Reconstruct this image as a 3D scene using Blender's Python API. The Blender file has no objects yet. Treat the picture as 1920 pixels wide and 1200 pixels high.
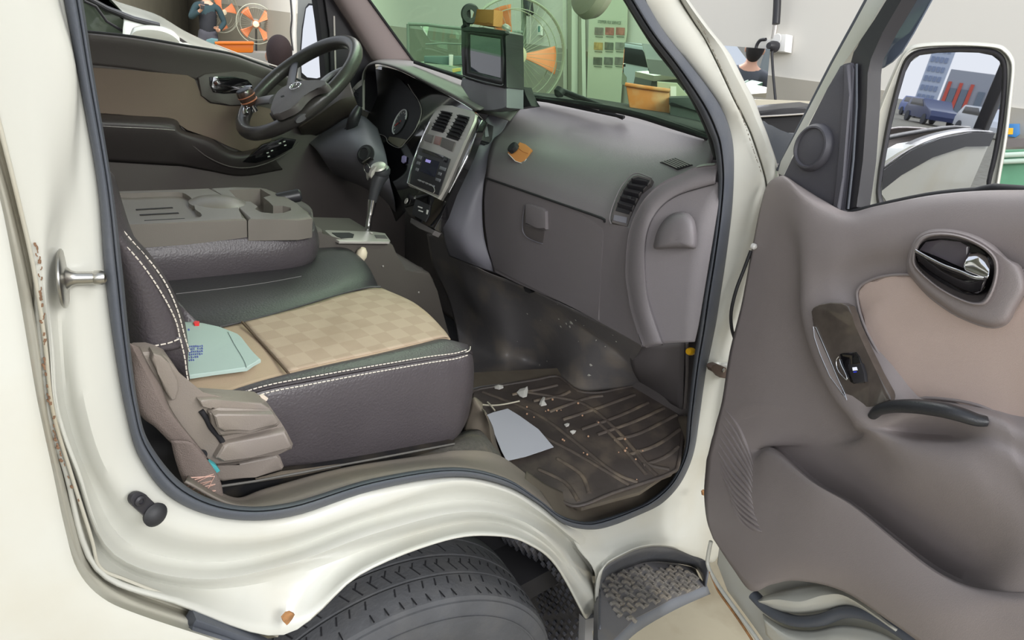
import bpy, bmesh, math, random
from mathutils import Vector, Matrix
random.seed(7)
scene = bpy.context.scene
COL = scene.collection

# ------------------------------------------------------------------ camera
CAM = Vector((0.0, -0.65, 1.58))
F = 1200.083
RX = Vector((0.7600638, -0.14515107, 0.63343049))      # vehicle axes seen in camera space (x right, y down, z ahead)
RY = Vector((-0.63372236, -0.38135505, 0.67302623))
RZ = Vector((0.14387143, -0.91296193, -0.38183965))
cd = bpy.data.cameras.new('camera'); cam = bpy.data.objects.new('camera', cd); COL.objects.link(cam)
cd.sensor_width = 36.0; cd.lens = F*36/1920; cd.clip_start = 0.02; cd.clip_end = 500
r_ = Vector((RX.x, RY.x, RZ.x)); d_ = Vector((RX.y, RY.y, RZ.y)); f_ = Vector((RX.z, RY.z, RZ.z))
m = Matrix.Identity(4)
for i in range(3):
    m[i][0] = r_[i]; m[i][1] = -d_[i]; m[i][2] = -f_[i]; m[i][3] = CAM[i]
cam.matrix_world = m
scene.camera = cam

# ------------------------------------------------------------------ sky, daylight, exposure
world = bpy.data.worlds.new('overcast_sky'); scene.world = world; world.use_nodes = True
nt = world.node_tree; nt.nodes.clear()
wo = nt.nodes.new('ShaderNodeOutputWorld'); bg = nt.nodes.new('ShaderNodeBackground')
tc = nt.nodes.new('ShaderNodeTexCoord'); sp = nt.nodes.new('ShaderNodeSeparateXYZ'); cr = nt.nodes.new('ShaderNodeValToRGB')
nt.links.new(tc.outputs['Generated'], sp.inputs[0]); nt.links.new(sp.outputs['Z'], cr.inputs[0]); nt.links.new(cr.outputs[0], bg.inputs[0]); nt.links.new(bg.outputs[0], wo.inputs[0])
cr.color_ramp.elements[0].position = 0.0; cr.color_ramp.elements[0].color = (0.86, 0.88, 0.92, 1)
cr.color_ramp.elements[1].position = 0.6; cr.color_ramp.elements[1].color = (0.80, 0.88, 1.0, 1)
bg.inputs[1].default_value = 0.70
def area(name, loc, target, size, size_y, power, color):
    l = bpy.data.lights.new(name, 'AREA'); l.shape = 'RECTANGLE'; l.size = size; l.size_y = size_y; l.energy = power; l.color = color
    o = bpy.data.objects.new(name, l); COL.objects.link(o); o.location = loc
    o.rotation_euler = (Vector(target)-Vector(loc)).to_track_quat('-Z', 'Y').to_euler(); return o
area('daylight_through_garage_door', (-4.5, -3.5, 3.0), (0.6, 0.3, 0.9), 4.0, 3.0, 80, (1.0, 0.99, 0.96))
area('unseen_overhead_light', (2.2, -2.6, 4.2), (0.9, 0.2, 0.8), 2.0, 1.2, 60, (1.0, 0.98, 0.95))
area('unseen_overhead_light', (3.2, 2.2, 4.3), (0.9, 0.8, 1.0), 4.0, 3.0, 110, (1.0, 1.0, 0.96))  # added overhead fill, brightens the cab through the windshield
area('unseen_overhead_light', (0.3, -3.8, 3.4), (0.8, 1.0, 1.0), 3.2, 1.0, 120, (1.0, 0.99, 0.97))  # no real lamp: fill added overhead to brighten the cab's far side
area('unseen_overhead_light', (4.5, 9.0, 5.0), (5.0, 13.0, 1.0), 5.0, 2.0, 700, (1.0, 1.0, 0.98))  # added fill, lifts the dark back wall beyond the driver's window
scene.view_settings.view_transform = 'Standard'; scene.view_settings.look = 'None'
scene.view_settings.gamma = 1.0; scene.view_settings.use_curve_mapping = False
scene.view_settings.exposure = 0.6

# ------------------------------------------------------------------ geometry of the place: points on real planes
def ray(px, py):
    v = Vector((px-960, py-600, F)); return Vector((RX.dot(v), RY.dot(v), RZ.dot(v)))
def PL(px, py, p0, n):
    r = ray(px, py); return CAM + r*((Vector(p0)-CAM).dot(Vector(n))/r.dot(Vector(n)))
def PX(px, py, x): return PL(px, py, (x,0,0), (1,0,0))
def PY(px, py, y): return PL(px, py, (0,y,0), (0,1,0))
def PZ(px, py, z): return PL(px, py, (0,0,z), (0,0,1))
class Plane:
    def __init__(s, p0, n): s.p = Vector(p0); s.n = Vector(n).normalized()
    def __call__(s, px, py, o=0.0): return PL(px, py, s.p+s.n*o, s.n)
def plane3(a, b, c, toward=CAM):
    a, b, c = Vector(a), Vector(b), Vector(c); n = (b-a).cross(c-a).normalized()
    if n.dot(Vector(toward)-a) < 0: n = -n
    return Plane(a, n)
TH = math.radians(70)
DH = Vector((1.2, -0.02, 1.0)); DD = Vector((-math.cos(TH), -math.sin(TH), 0)); DN = Vector((-math.sin(TH), math.cos(TH), 0))
DPL = Plane(DH, DN)            # inner face of the swung-open passenger door
def DP(px, py, o=0.0): return DPL(px, py, o)

# ------------------------------------------------------------------ materials
MATS = {}
def s2l(c): return tuple(((v/255)/12.92 if v/255 <= .04045 else ((v/255+.055)/1.055)**2.4) for v in c)
def mat(name, rgb, rough=0.5, metal=0.0, spec=0.5, bump=0.0, bscale=200.0, var=0.0, vscale=8.0, dirt=None, dscale=3.0, damt=0.5, coat=0.0, emit=0.0, sheen=0.0, checker=None):
    if name in MATS: return MATS[name]
    m = bpy.data.materials.new(name); m.use_nodes = True; n = m.node_tree; b = n.nodes['Principled BSDF']
    c = (*s2l(rgb), 1)
    b.inputs['Base Color'].default_value = c; b.inputs['Roughness'].default_value = rough; b.inputs['Metallic'].default_value = metal
    b.inputs['Specular IOR Level'].default_value = spec; b.inputs['Coat Weight'].default_value = coat; b.inputs['Sheen Weight'].default_value = sheen
    geo = n.nodes.new('ShaderNodeNewGeometry'); col = None
    def mix(c1, c2, fac):
        x = n.nodes.new('ShaderNodeMix'); x.data_type = 'RGBA'
        for k, v in ((6, c1), (7, c2)):
            if isinstance(v, tuple): x.inputs[k].default_value = v
            else: n.links.new(v, x.inputs[k])
        n.links.new(fac, x.inputs[0]); return x.outputs[2]
    def noise(sc, det=4.0):
        t = n.nodes.new('ShaderNodeTexNoise'); t.inputs['Scale'].default_value = sc; t.inputs['Detail'].default_value = det
        n.links.new(geo.outputs['Position'], t.inputs['Vector']); return t.outputs['Fac']
    def ramp(src, a, bb):
        r = n.nodes.new('ShaderNodeMapRange'); r.inputs[1].default_value = a; r.inputs[2].default_value = bb; n.links.new(src, r.inputs[0]); return r.outputs[0]
    col = c
    if checker:
        u, w = checker[0], checker[1]
        ch = n.nodes.new('ShaderNodeTexChecker'); ch.inputs['Scale'].default_value = checker[2]
        ch.inputs[1].default_value = c; ch.inputs[2].default_value = (*s2l(checker[3]), 1)
        tr = n.nodes.new('ShaderNodeVectorRotate'); tr.inputs['Axis'].default_value = (0,0,1); tr.inputs['Angle'].default_value = checker[4]
        mm = n.nodes.new('ShaderNodeVectorMath'); mm.operation = 'MULTIPLY'; mm.inputs[1].default_value = (u, w, 0)
        n.links.new(geo.outputs['Position'], tr.inputs[0]); n.links.new(tr.outputs[0], mm.inputs[0]); n.links.new(mm.outputs[0], ch.inputs[0]); col = ch.outputs[0]
    if var:
        dk = tuple(v*(1-var) for v in c[:3])+(1,)
        if isinstance(col, tuple): col = mix(c, dk, ramp(noise(vscale), .35, .65))
        else:
            mu = n.nodes.new('ShaderNodeMix'); mu.data_type = 'RGBA'; mu.blend_type = 'MULTIPLY'; mu.inputs[7].default_value = (1-var,)*3+(1,)
            n.links.new(ramp(noise(vscale), .35, .65), mu.inputs[0]); n.links.new(col, mu.inputs[6]); col = mu.outputs[2]
    if dirt:
        fac = n.nodes.new('ShaderNodeMath'); fac.operation = 'MULTIPLY'; fac.inputs[1].default_value = damt
        n.links.new(ramp(noise(dscale, 8.0), .48, .68), fac.inputs[0]); col = mix(col, (*s2l(dirt), 1), fac.outputs[0])
    if not isinstance(col, tuple): n.links.new(col, b.inputs['Base Color'])
    if bump:
        bp = n.nodes.new('ShaderNodeBump'); bp.inputs['Strength'].default_value = bump; bp.inputs['Distance'].default_value = 0.002
        n.links.new(noise(bscale, 3.0), bp.inputs['Height']); n.links.new(bp.outputs[0], b.inputs['Normal'])
    if emit:
        b.inputs['Emission Color'].default_value = c; b.inputs['Emission Strength'].default_value = emit
    MATS[name] = m; return m
def glass(name, tint, rough=0.0, gloss=0.06):
    if name in MATS: return MATS[name]
    m = bpy.data.materials.new(name); m.use_nodes = True; n = m.node_tree; n.nodes.clear()
    o = n.nodes.new('ShaderNodeOutputMaterial'); t = n.nodes.new('ShaderNodeBsdfTransparent'); g = n.nodes.new('ShaderNodeBsdfGlossy'); x = n.nodes.new('ShaderNodeMixShader')
    t.inputs[0].default_value = (*tint, 1); g.inputs['Roughness'].default_value = rough; x.inputs[0].default_value = gloss
    n.links.new(t.outputs[0], x.inputs[1]); n.links.new(g.outputs[0], x.inputs[2]); n.links.new(x.outputs[0], o.inputs[0]); MATS[name] = m; return m
paint   = mat('cream_white_paint', (194, 194, 186), rough=.28, coat=.5, var=.04, vscale=4, dirt=(178,170,150), dscale=5, damt=.35)
paint_in= mat('grimy_cream_paint', (182, 179, 166), rough=.35, coat=.3, var=.05, vscale=5, dirt=(168,156,130), dscale=7, damt=.5)
rubber  = mat('seal_rubber', (78, 82, 90), rough=.55, bump=.15, bscale=400, dirt=(105,106,108), dscale=9, damt=.35)
blackrub= mat('black_rubber', (38, 38, 41), rough=.6)
trim_br = mat('taupe_plastic', (112, 105, 104), rough=.55, bump=.25, bscale=900, var=.05, dirt=(135,127,122), dscale=6, damt=.18)
trim_dk = mat('dark_taupe_plastic', (90, 85, 85), rough=.55, bump=.25, bscale=900, var=.06, dirt=(112,107,104), dscale=7, damt=.25)
dash_m  = mat('dash_plastic', (117, 112, 115), rough=.5, bump=.3, bscale=900, var=.05, dirt=(125,121,121), dscale=8, damt=.2)
dash_top= mat('dash_top_plastic', (122, 119, 117), rough=.62, bump=.3, bscale=900, var=.05)
fasc_m  = mat('fascia_plastic', (116, 115, 123), rough=.42, bump=.2, bscale=900)
blk     = mat('black_plastic', (42, 41, 45), rough=.4)
blkdull = mat('matte_black_plastic', (34, 33, 36), rough=.75)
gloss_b = mat('piano_black', (20, 19, 22), rough=.08, coat=.6)
chrome  = mat('chrome', (225, 225, 228), rough=.08, metal=1)
steel   = mat('zinc_steel', (178, 176, 170), rough=.28, metal=1)
silver  = mat('silver_plastic', (184, 179, 173), rough=.38, metal=.35)
leather = mat('charcoal_leather', (76, 71, 74), rough=.38, bump=.5, bscale=260, var=.08, vscale=12)
leather2= mat('dark_vinyl', (55, 54, 56), rough=.45, bump=.3, bscale=260, var=.06)
fabric  = mat('checked_beige_fabric', (184, 165, 144), rough=.9, bump=.5, bscale=1400, checker=(1, 1, 31.0, (176, 156, 135), -.12), dirt=(140,120,98), dscale=9, damt=.3)
fabric_p= mat('plain_beige_fabric', (182, 161, 136), rough=.9, bump=.5, bscale=1400, var=.06)
thread  = mat('cream_thread', (214, 206, 194), rough=.7)
insert  = mat('pink_beige_door_cloth', (198, 177, 167), rough=.95, bump=.4, bscale=1600, var=.03)
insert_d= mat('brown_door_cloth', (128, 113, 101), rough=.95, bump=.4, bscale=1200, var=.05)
mat_rub = mat('muddy_mat_rubber', (84, 76, 72), rough=.5, bump=.5, bscale=60, var=.22, vscale=9, dirt=(118,106,94), dscale=14, damt=.6)
rib_m   = mat('dusty_rib_rubber', (98, 88, 81), rough=.6, bump=.4, bscale=60, var=.25, vscale=14, dirt=(150,134,114), dscale=16, damt=.6)
mudp    = mat('muddy_floor', (108, 99, 87), rough=.8, bump=.3, bscale=90, var=.15, dirt=(88,78,66), dscale=12, damt=.5)
fw_m    = mat('scuffed_grey_plastic', (112, 109, 110), rough=.36, bump=.25, bscale=120, var=.12, vscale=7, dirt=(158,146,130), dscale=9, damt=.45)
tyre_m  = mat('tyre_rubber', (78, 79, 82), rough=.8, bump=.5, bscale=150, var=.15, vscale=20, dirt=(92,91,90), dscale=18, damt=.35)
concrete= mat('concrete', (158, 150, 130), rough=.7, bump=.2, bscale=40, var=.15, vscale=3, dirt=(118,106,84), dscale=5, damt=.6)
wall_w  = mat('white_wall_paint', (216, 212, 204), rough=.8, var=.02, vscale=1)
wall_g  = mat('grey_wainscot_paint', (168, 162, 150), rough=.7, var=.04, vscale=1)
orange  = mat('orange_plastic', (240, 128, 30), rough=.45)
cardb   = mat('tan_orange_box', (206, 138, 78), rough=.6)
wht     = mat('white_plastic', (228, 226, 222), rough=.45)
paperm  = mat('white_card', (206, 207, 214), rough=.7)
mint    = mat('mint_paper', (168, 187, 180), rough=.85, bump=.2, bscale=60)
mirror_m= mat('mirror_glass', (238, 240, 245), rough=.01, metal=1)
seam_rust = mat('brown_rust', (140, 108, 84), rough=.9, var=.3, vscale=80)
rust    = mat('rust', (168, 122, 78), rough=.9, bump=.6, bscale=150, var=.4, vscale=60)
windsh  = glass('green_tinted_glass', (0.80, 0.95, 0.80), gloss=.05)
clearg  = glass('clear_glass', (0.95, 0.98, 0.96), gloss=.06)

from mathutils.bvhtree import BVHTree
_bvh = {}
def hit(px, py, o):
    """point and facing normal where a line of sight meets a finished surface"""
    if o.name not in _bvh: _bvh[o.name] = BVHTree.FromPolygons([v.co.copy() for v in o.data.vertices], [tuple(p.vertices) for p in o.data.polygons])
    r = ray(px, py); p, n, i, d = _bvh[o.name].ray_cast(CAM, r)
    if p is None: raise RuntimeError('no surface at %s %s on %s' % (px, py, o.name))
    if n.dot(CAM-p) < 0: n = -n
    return p, n
def on(px, py, o, h=0.0): p, n = hit(px, py, o); return p+n*h
def hplane(px, py, o, h=0.0): p, n = hit(px, py, o); return Plane(p+n*h, n)
def h3plane(a, b, c, o): return plane3(on(*a,o), on(*b,o), on(*c,o))
# ------------------------------------------------------------------ mesh helpers
def thing(name, label, cat, loc=(0,0,0), group=None):
    o = bpy.data.objects.new(name, None); COL.objects.link(o); o.location = loc; o.empty_display_size = .05
    o['label'] = label; o['category'] = cat
    if group: o['group'] = group
    return o
def tag(o, label, cat, group=None):
    o['label'] = label; o['category'] = cat
    if group: o['group'] = group
    return o
def finish(name, bm, m, parent=None, label=None, smooth=35, recalc=True):
    bmesh.ops.remove_doubles(bm, verts=bm.verts, dist=1e-5)
    bmesh.ops.dissolve_degenerate(bm, edges=bm.edges, dist=1e-6)
    if recalc: bmesh.ops.recalc_face_normals(bm, faces=bm.faces)
    me = bpy.data.meshes.new(name); bm.to_mesh(me); bm.free()
    o = bpy.data.objects.new(name, me); COL.objects.link(o); me.materials.append(m)
    if smooth is not None:
        for p in me.polygons: p.use_smooth = True
        me.set_sharp_from_angle(angle=math.radians(smooth))
    if parent: o.parent = parent; o.matrix_parent_inverse = Matrix.Translation(-root_loc(parent))
    if label: o['label'] = label
    return o
def root_loc(p):
    return Vector(p.location) if p.type == 'EMPTY' else Vector((0,0,0))
# children of mesh parts: the part mesh itself sits at the origin of its thing, vertices are in world space
def cr1(p0, p1, p2, p3, t):
    return 0.5*((2*p1)+(p2-p0)*t+(2*p0-5*p1+4*p2-p3)*t*t+(3*p1-p0-3*p2+p3)*t**3)
def spline(pts, sub, closed=False):
    pts = [Vector(p) for p in pts]; n = len(pts); out = []
    rng = range(n) if closed else range(n-1)
    for i in rng:
        if closed: a, b, c, d = pts[i-1], pts[i], pts[(i+1) % n], pts[(i+2) % n]
        else: a, b, c, d = pts[max(i-1,0)], pts[i], pts[i+1], pts[min(i+2,n-1)]
        if (b-c).length < 1e-7: out += [b.copy() for _ in range(sub)]; continue
        if (a-b).length < 1e-7: a = b-(c-b)*.5
        if (d-c).length < 1e-7: d = c+(c-b)*.5
        for k in range(sub): out.append(cr1(a, b, c, d, k/sub))
    if not closed: out.append(pts[-1].copy())
    return out
def by_length(pts, n):
    L = [0]
    for a, b in zip(pts, pts[1:]): L.append(L[-1]+(b-a).length)
    out = []; j = 0
    for i in range(n):
        s = L[-1]*i/(n-1)
        while j < len(L)-2 and L[j+1] < s: j += 1
        t = (s-L[j])/max(L[j+1]-L[j], 1e-9); out.append(pts[j].lerp(pts[j+1], min(max(t,0),1)))
    return out
def loft(name, rows, m, parent=None, su=5, sv=4, thick=0.0, even=0, label=None, smooth=40, closed_u=False, linear_v=False, offset=-1):
    R = []
    for r in rows:
        s = spline(r, su, closed_u)
        if even: s = by_length(spline(r, max(su, 8)), even)
        R.append(s)
    n = len(R[0]); cols = []
    for j in range(n):
        c = [row[j] for row in R]
        if linear_v or sv == 1: cols.append(c)
        else: cols.append(spline(c, sv))
    bm = bmesh.new(); V = [[bm.verts.new(p) for p in c] for c in cols]; nv = len(V[0])
    rng = range(n) if closed_u else range(n-1)
    for j in rng:
        for i in range(nv-1):
            try: bm.faces.new((V[j][i], V[(j+1) % n][i], V[(j+1) % n][i+1], V[j][i+1]))
            except ValueError: pass
    bmesh.ops.recalc_face_normals(bm, faces=bm.faces)
    # make the sheet face the side it is looked at from, so thickness always grows behind it
    s = 0
    for f in bm.faces: s += f.normal.dot(CAM-f.calc_center_median())*f.calc_area()
    if s < 0: bmesh.ops.reverse_faces(bm, faces=bm.faces)
    o = finish(name, bm, m, parent, label, smooth, recalc=False)
    if thick:
        md = o.modifiers.new('thickness', 'SOLIDIFY'); md.thickness = thick; md.offset = offset
    return o
def plate_bm(bm, top, back, bevel=0.0, bseg=2):
    """solid slab: outline 'top' (world points) pushed by vector 'back'"""
    back = Vector(back); a = [bm.verts.new(p) for p in top]; b = [bm.verts.new(Vector(p)+back) for p in top]; n = len(a)
    ft = bm.faces.new(a); fb = bm.faces.new(list(reversed(b))); sides = []
    for i in range(n): sides.append(bm.faces.new((a[i], b[i], b[(i+1) % n], a[(i+1) % n])))
    if bevel: bmesh.ops.bevel(bm, geom=list(ft.edges), offset=bevel, segments=bseg, affect='EDGES', profile=.6, clamp_overlap=True)
def plate(name, pts, back, m, parent=None, bevel=0.0, smooth=35, label=None, curve=0, bseg=2):
    if curve: pts = spline(pts, curve, True)
    bm = bmesh.new(); plate_bm(bm, pts, back, bevel, bseg)
    bmesh.ops.triangulate(bm, faces=[f for f in bm.faces if len(f.verts) > 4])
    return finish(name, bm, m, parent, label, smooth)
def pplate(name, px, pl, lift, thick, m, parent=None, bevel=0.0, curve=0, label=None, bseg=2):
    """slab traced on a plane: front face 'lift' above the plane, 'thick' deep"""
    pts = [pl(x, y, lift) for x, y in px]
    return plate(name, pts, -pl.n*thick, m, parent, bevel, label=label, curve=curve, bseg=bseg)
def tube_bm(bm, path, r, seg=10, closed=False, rings=None, squash=1.0, up=None):
    path = [Vector(p) for p in path]; n = len(path); prev = None; R = []
    for i, p in enumerate(path):
        a = path[i-1] if (i > 0 or closed) else p; b = path[(i+1) % n] if (i < n-1 or closed) else p
        t = (b-a).normalized()
        if prev is None:
            u = Vector(up) if up else (Vector((0,0,1)) if abs(t.z) < .9 else Vector((1,0,0)))
        else: u = prev
        u = (u-t*u.dot(t)).normalized(); prev = u; v = t.cross(u)
        rr = r(i/max(n-1,1)) if callable(r) else r
        R.append([bm.verts.new(p+u*math.cos(2*math.pi*k/seg)*rr*squash+v*math.sin(2*math.pi*k/seg)*rr) for k in range(seg)])
    for i in range(n if closed else n-1):
        A, B = R[i], R[(i+1) % n]
        for k in range(seg): bm.faces.new((A[k], A[(k+1) % seg], B[(k+1) % seg], B[k]))
    if not closed: bm.faces.new(list(reversed(R[0]))); bm.faces.new(R[-1])
def tube(name, path, r, m, parent=None, sub=0, seg=10, closed=False, label=None, squash=1.0, up=None):
    if sub: path = spline(path, sub, closed)
    bm = bmesh.new(); tube_bm(bm, path, r, seg, closed, squash=squash, up=up); return finish(name, bm, m, parent, label, 50)
def lathe_bm(bm, prof, c, ax, seg=32, full=True, uvec=None):
    c, ax = Vector(c), Vector(ax).normalized(); u = Vector(uvec) if uvec else (Vector((0,0,1)) if abs(ax.z) < .9 else Vector((1,0,0)))
    u = (u-ax*u.dot(ax)).normalized(); v = ax.cross(u)
    R = [[bm.verts.new(c+ax*h+(u*math.cos(2*math.pi*k/seg)+v*math.sin(2*math.pi*k/seg))*r) for r, h in prof] for k in range(seg)]
    for k in range(seg):
        A, B = R[k], R[(k+1) % seg]
        for i in range(len(prof)-1):
            try: bm.faces.new((A[i], B[i], B[i+1], A[i+1]))
            except ValueError: pass
def lathe(name, prof, c, ax, m, parent=None, seg=32, label=None, smooth=35, uvec=None):
    bm = bmesh.new(); lathe_bm(bm, prof, c, ax, seg, uvec=uvec); return finish(name, bm, m, parent, label, smooth)
def box_bm(bm, c, u, v, w, bevel=0.0):
    """box centred at c with half-vectors u,v,w"""
    c, u, v, w = map(Vector, (c, u, v, w)); V = {}
    for i in (-1,1):
        for j in (-1,1):
            for k in (-1,1): V[i,j,k] = bm.verts.new(c+u*i+v*j+w*k)
    fs = []
    for f in (((-1,-1,-1),(-1,-1,1),(-1,1,1),(-1,1,-1)), ((1,-1,-1),(1,1,-1),(1,1,1),(1,-1,1)), ((-1,-1,-1),(1,-1,-1),(1,-1,1),(-1,-1,1)), ((-1,1,-1),(-1,1,1),(1,1,1),(1,1,-1)), ((-1,-1,-1),(-1,1,-1),(1,1,-1),(1,-1,-1)), ((-1,-1,1),(1,-1,1),(1,1,1),(-1,1,1))):
        fs.append(bm.faces.new([V[q] for q in f]))
    if bevel: bmesh.ops.bevel(bm, geom=list({e for f in fs for e in f.edges}), offset=bevel, segments=3, affect='EDGES', profile=.5, clamp_overlap=True)
def box(name, c, u, v, w, m, parent=None, bevel=0.0, label=None):
    bm = bmesh.new(); box_bm(bm, c, u, v, w, bevel); return finish(name, bm, m, parent, label)
def aabb(name, lo, hi, m, parent=None, bevel=0.0, label=None):
    lo, hi = Vector(lo), Vector(hi); c = (lo+hi)/2; h = (hi-lo)/2
    return box(name, c, (h.x,0,0), (0,h.y,0), (0,0,h.z), m, parent, bevel, label)
def text(name, s, size, org, u, v, m, parent=None, depth=.0005):
    """flat lettering in the plane spanned by u (reading direction) and v (up)"""
    cu = bpy.data.curves.new(name, 'FONT'); cu.body = s; cu.size = size; cu.extrude = depth; cu.align_x = 'CENTER'; cu.align_y = 'CENTER'
    t = bpy.data.objects.new(name, cu); COL.objects.link(t); bpy.context.view_layer.update()
    me = bpy.data.meshes.new_from_object(t.evaluated_get(bpy.context.evaluated_depsgraph_get())); bpy.data.objects.remove(t)
    u = Vector(u).normalized(); v = (Vector(v)-u*Vector(v).dot(u)).normalized(); w = u.cross(v)
    M = Matrix.Identity(4)
    for i in range(3): M[i][0] = u[i]; M[i][1] = v[i]; M[i][2] = w[i]; M[i][3] = Vector(org)[i]
    me.transform(M); me.materials.clear(); me.materials.append(m); me.name = name
    o = bpy.data.objects.new(name, me); COL.objects.link(o)
    if parent: o.parent = parent; o.matrix_parent_inverse = Matrix.Translation(-root_loc(parent))
    return o
def stitches(name, path, m, parent, gap=.007, ln=.0045, r=.0009):
    pts = path; L = sum((b-a).length for a, b in zip(pts, pts[1:])); n = int(L/gap)*4+1; q = by_length(pts, max(n, 5)); bm = bmesh.new()
    for i in range(0, len(q)-3, 4): tube_bm(bm, [q[i], q[i+1].lerp(q[i+2], .5), q[i+3]], r, 5)
    return finish(name, bm, m, parent, None, 50)
# ================================================================== TRUCK BODY
truck = thing('truck', 'cream white cab-over truck with its passenger door swung open', 'truck', (0.7, 0.8, 0.04))
def up2(row, k=1.0):
    """carry a pillar line on upwards beyond its first traced point"""
    (x0, y0), (x1, y1) = row[0], row[1]; return [(x0+(x0-x1)*k, y0+(y0-y1)*k)]+row
def rowY(px, y):
    """trace at lateral depth y (a number, or one per point)"""
    return [PY(p[0], p[1], y[i] if isinstance(y, (list, tuple)) else y) for i, p in enumerate(px)]
def lerpR(a, b, t): return [(p[0]*(1-t)+q[0]*t, p[1]*(1-t)+q[1]*t) for p, q in zip(a, b)]
# stations run down the rear pillar, along the sill over the wheel, to the foot of the front pillar
R1 = [(92,-150),(120,0),(148,150),(183,350),(195,500),(212,640),(235,770),(263,862),(325,937),(425,973),(545,969),(700,920),(850,894),(945,910),(1008,944),(1060,984),(1100,993)]
R2 = [(84,-150),(111,0),(143,150),(150,345),(150,500),(146,640),(162,770),(205,890),(285,975),(390,1010),(530,1003),(700,950),(850,906),(948,922),(1010,958),(1062,1000),(1112,1040)]
R3 = [(78,-150),(106,0),(140,150),(125,345),(107,500),(111,640),(126,775),(167,896),(240,1018),(390,1054),(540,1030),(700,972),(850,938),(945,945),(1010,972),(1062,1010),(1116,1080)]
R4 = [(45,-150),(62,0),(75,150),(88,345),(86,500),(95,640),(106,770),(142,880),(215,1040),(380,1086),(540,1058),(700,1001),(850,962),(940,965),(1006,992),(1060,1042),(1118,1120)]
R5 = [(5,-150),(15,0),(25,150),(50,345),(72,500),(86,640),(100,770),(135,880),(205,1050),(370,1104),(540,1082),(700,1026),(850,984),(930,981),(1000,1008),(1056,1058),(1116,1157)]
R6 = [(-50,-150),(-40,0),(-25,150),(22,345),(58,500),(80,640),(95,770),(128,884),(185,1066),(330,1126),(533,1190),(672,1074),(835,1009),(930,1001),(990,1016),(1045,1060),(1099,1160)]
R1, R2, R3, R4, R5, R6 = [up2(r, 2.4) for r in (R1, R2, R3, R4, R5, R6)]
sR = [rowY(R1, 0.012), rowY(R1, 0.0), rowY(R2, [-.004]*5+[-.006,-.008]+[-.012]*11), rowY(R3, [-.018]*4+[-.014,-.008,0]+[.006]*11), rowY(R4, [-.028]*15+[-.03,-.036,-.04]), rowY(R5, [-.03]*6+[-.024,-.016]+[-.010]*7+[-.025,-.036,-.046]), rowY(R6, [-.03]*9+[-.035,-.045]+[-.058]*7)]
body = loft('door_opening_panel', sR, paint, truck, su=6, sv=4, thick=.004)
# shut channel between opening panel and outer skin
B1 = [(-90,-150),(-75,0),(-55,150),(5,345),(42,500),(70,640),(86,770),(112,890),(150,1041),(187,1090),(246,1124),(333,1154),(480,1200)]
B2 = [(-125,-150),(-105,0),(-80,150),(-12,330),(25,500),(50,640),(70,755),(100,896),(120,990),(144,1070),(190,1122),(262,1155),(400,1200)]
B1, B2 = up2(B1, 2.4), up2(B2, 2.4)
B0 = R6[:9]+[(168,1010),R6[9],(235,1090),R6[10],(520,1195)]
loft('shut_channel_panel', [rowY(B0,-.034), rowY(B0,-.026), rowY(lerpR(B0,B1,.5),-.020), rowY(B1,-.046), rowY(lerpR(B1,B2,.5),-.056), rowY(B2,-.082), rowY(B2,-.09)], paint_in, truck, su=5, sv=4, thick=.003)
# rust-worn seam
sm = bpy.data.materials.new('x'); bpy.data.materials.remove(sm)
seam = [(66,455),(72,500),(76,560),(80,640),(84,700),(92,755),(104,820),(118,870),(135,915),(146,940)]
bm = bmesh.new(); q = by_length(spline([PY(x+2, y, -.034) for x, y in seam], 8), 90)
for i in range(len(q)-1):
    if random.random() < .5:
        o_ = Vector((random.uniform(-.0016,.0016), 0, 0)); tube_bm(bm, [q[i]+o_, (q[i]+q[i+1])/2+o_, q[i+1]+o_*.3], random.uniform(.0004,.0013), 5)
finish('rusty_seam', bm, seam_rust, truck)
# outer skin of the cab behind the door
B3 = [(x-260, y+(0 if i < 7 else 150+40*max(0, i-9))) for i, (x, y) in enumerate(B2)]
B3[-1] = (330,1420); B3[-2] = (200,1400); B3[-3] = (80, 1360)
loft('rear_outer_skin', [rowY(B2,-.09), rowY([(x-4,y+2) for x,y in B2],-.094), rowY([(x-60, y+(0 if i<8 else 45)) for i,(x,y) in enumerate(B2)],-.096), rowY(B3,-.09)], paint, truck, su=5, sv=3, thick=.004)
# lower front region: seal to step, out to the hinge post
T0 = [(1060,984),(1110,993),(1150,985),(1200,965),(1240,945),(1270,915),(1290,880),(1303,840),(1312,780),(1325,680)]
T1 = [(1085,1030),(1125,1022),(1168,1008),(1215,990),(1262,968),(1296,936),(1320,895),(1328,845),(1338,780),(1350,680)]
T2 = [(1116,1075),(1140,1043),(1175,1026),(1222,1010),(1275,1000),(1310,980),(1335,930),(1348,850),(1358,780),(1372,680)]
T3 = [(1118,1157),(1123,1075),(1172,1037),(1216,1023),(1262,1025),(1308,1040),(1345,1036),(1372,880),(1385,780),(1390,680)]
loft('front_sill_panel', [rowY(T0,.01), rowY(T0,-.0), rowY(T1,-.014), rowY(T2,-.034), rowY(T3,-.05), rowY([(x+2,y+3) for x,y in T3],-.03)], paint, truck, su=6, sv=4, thick=.003)
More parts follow.
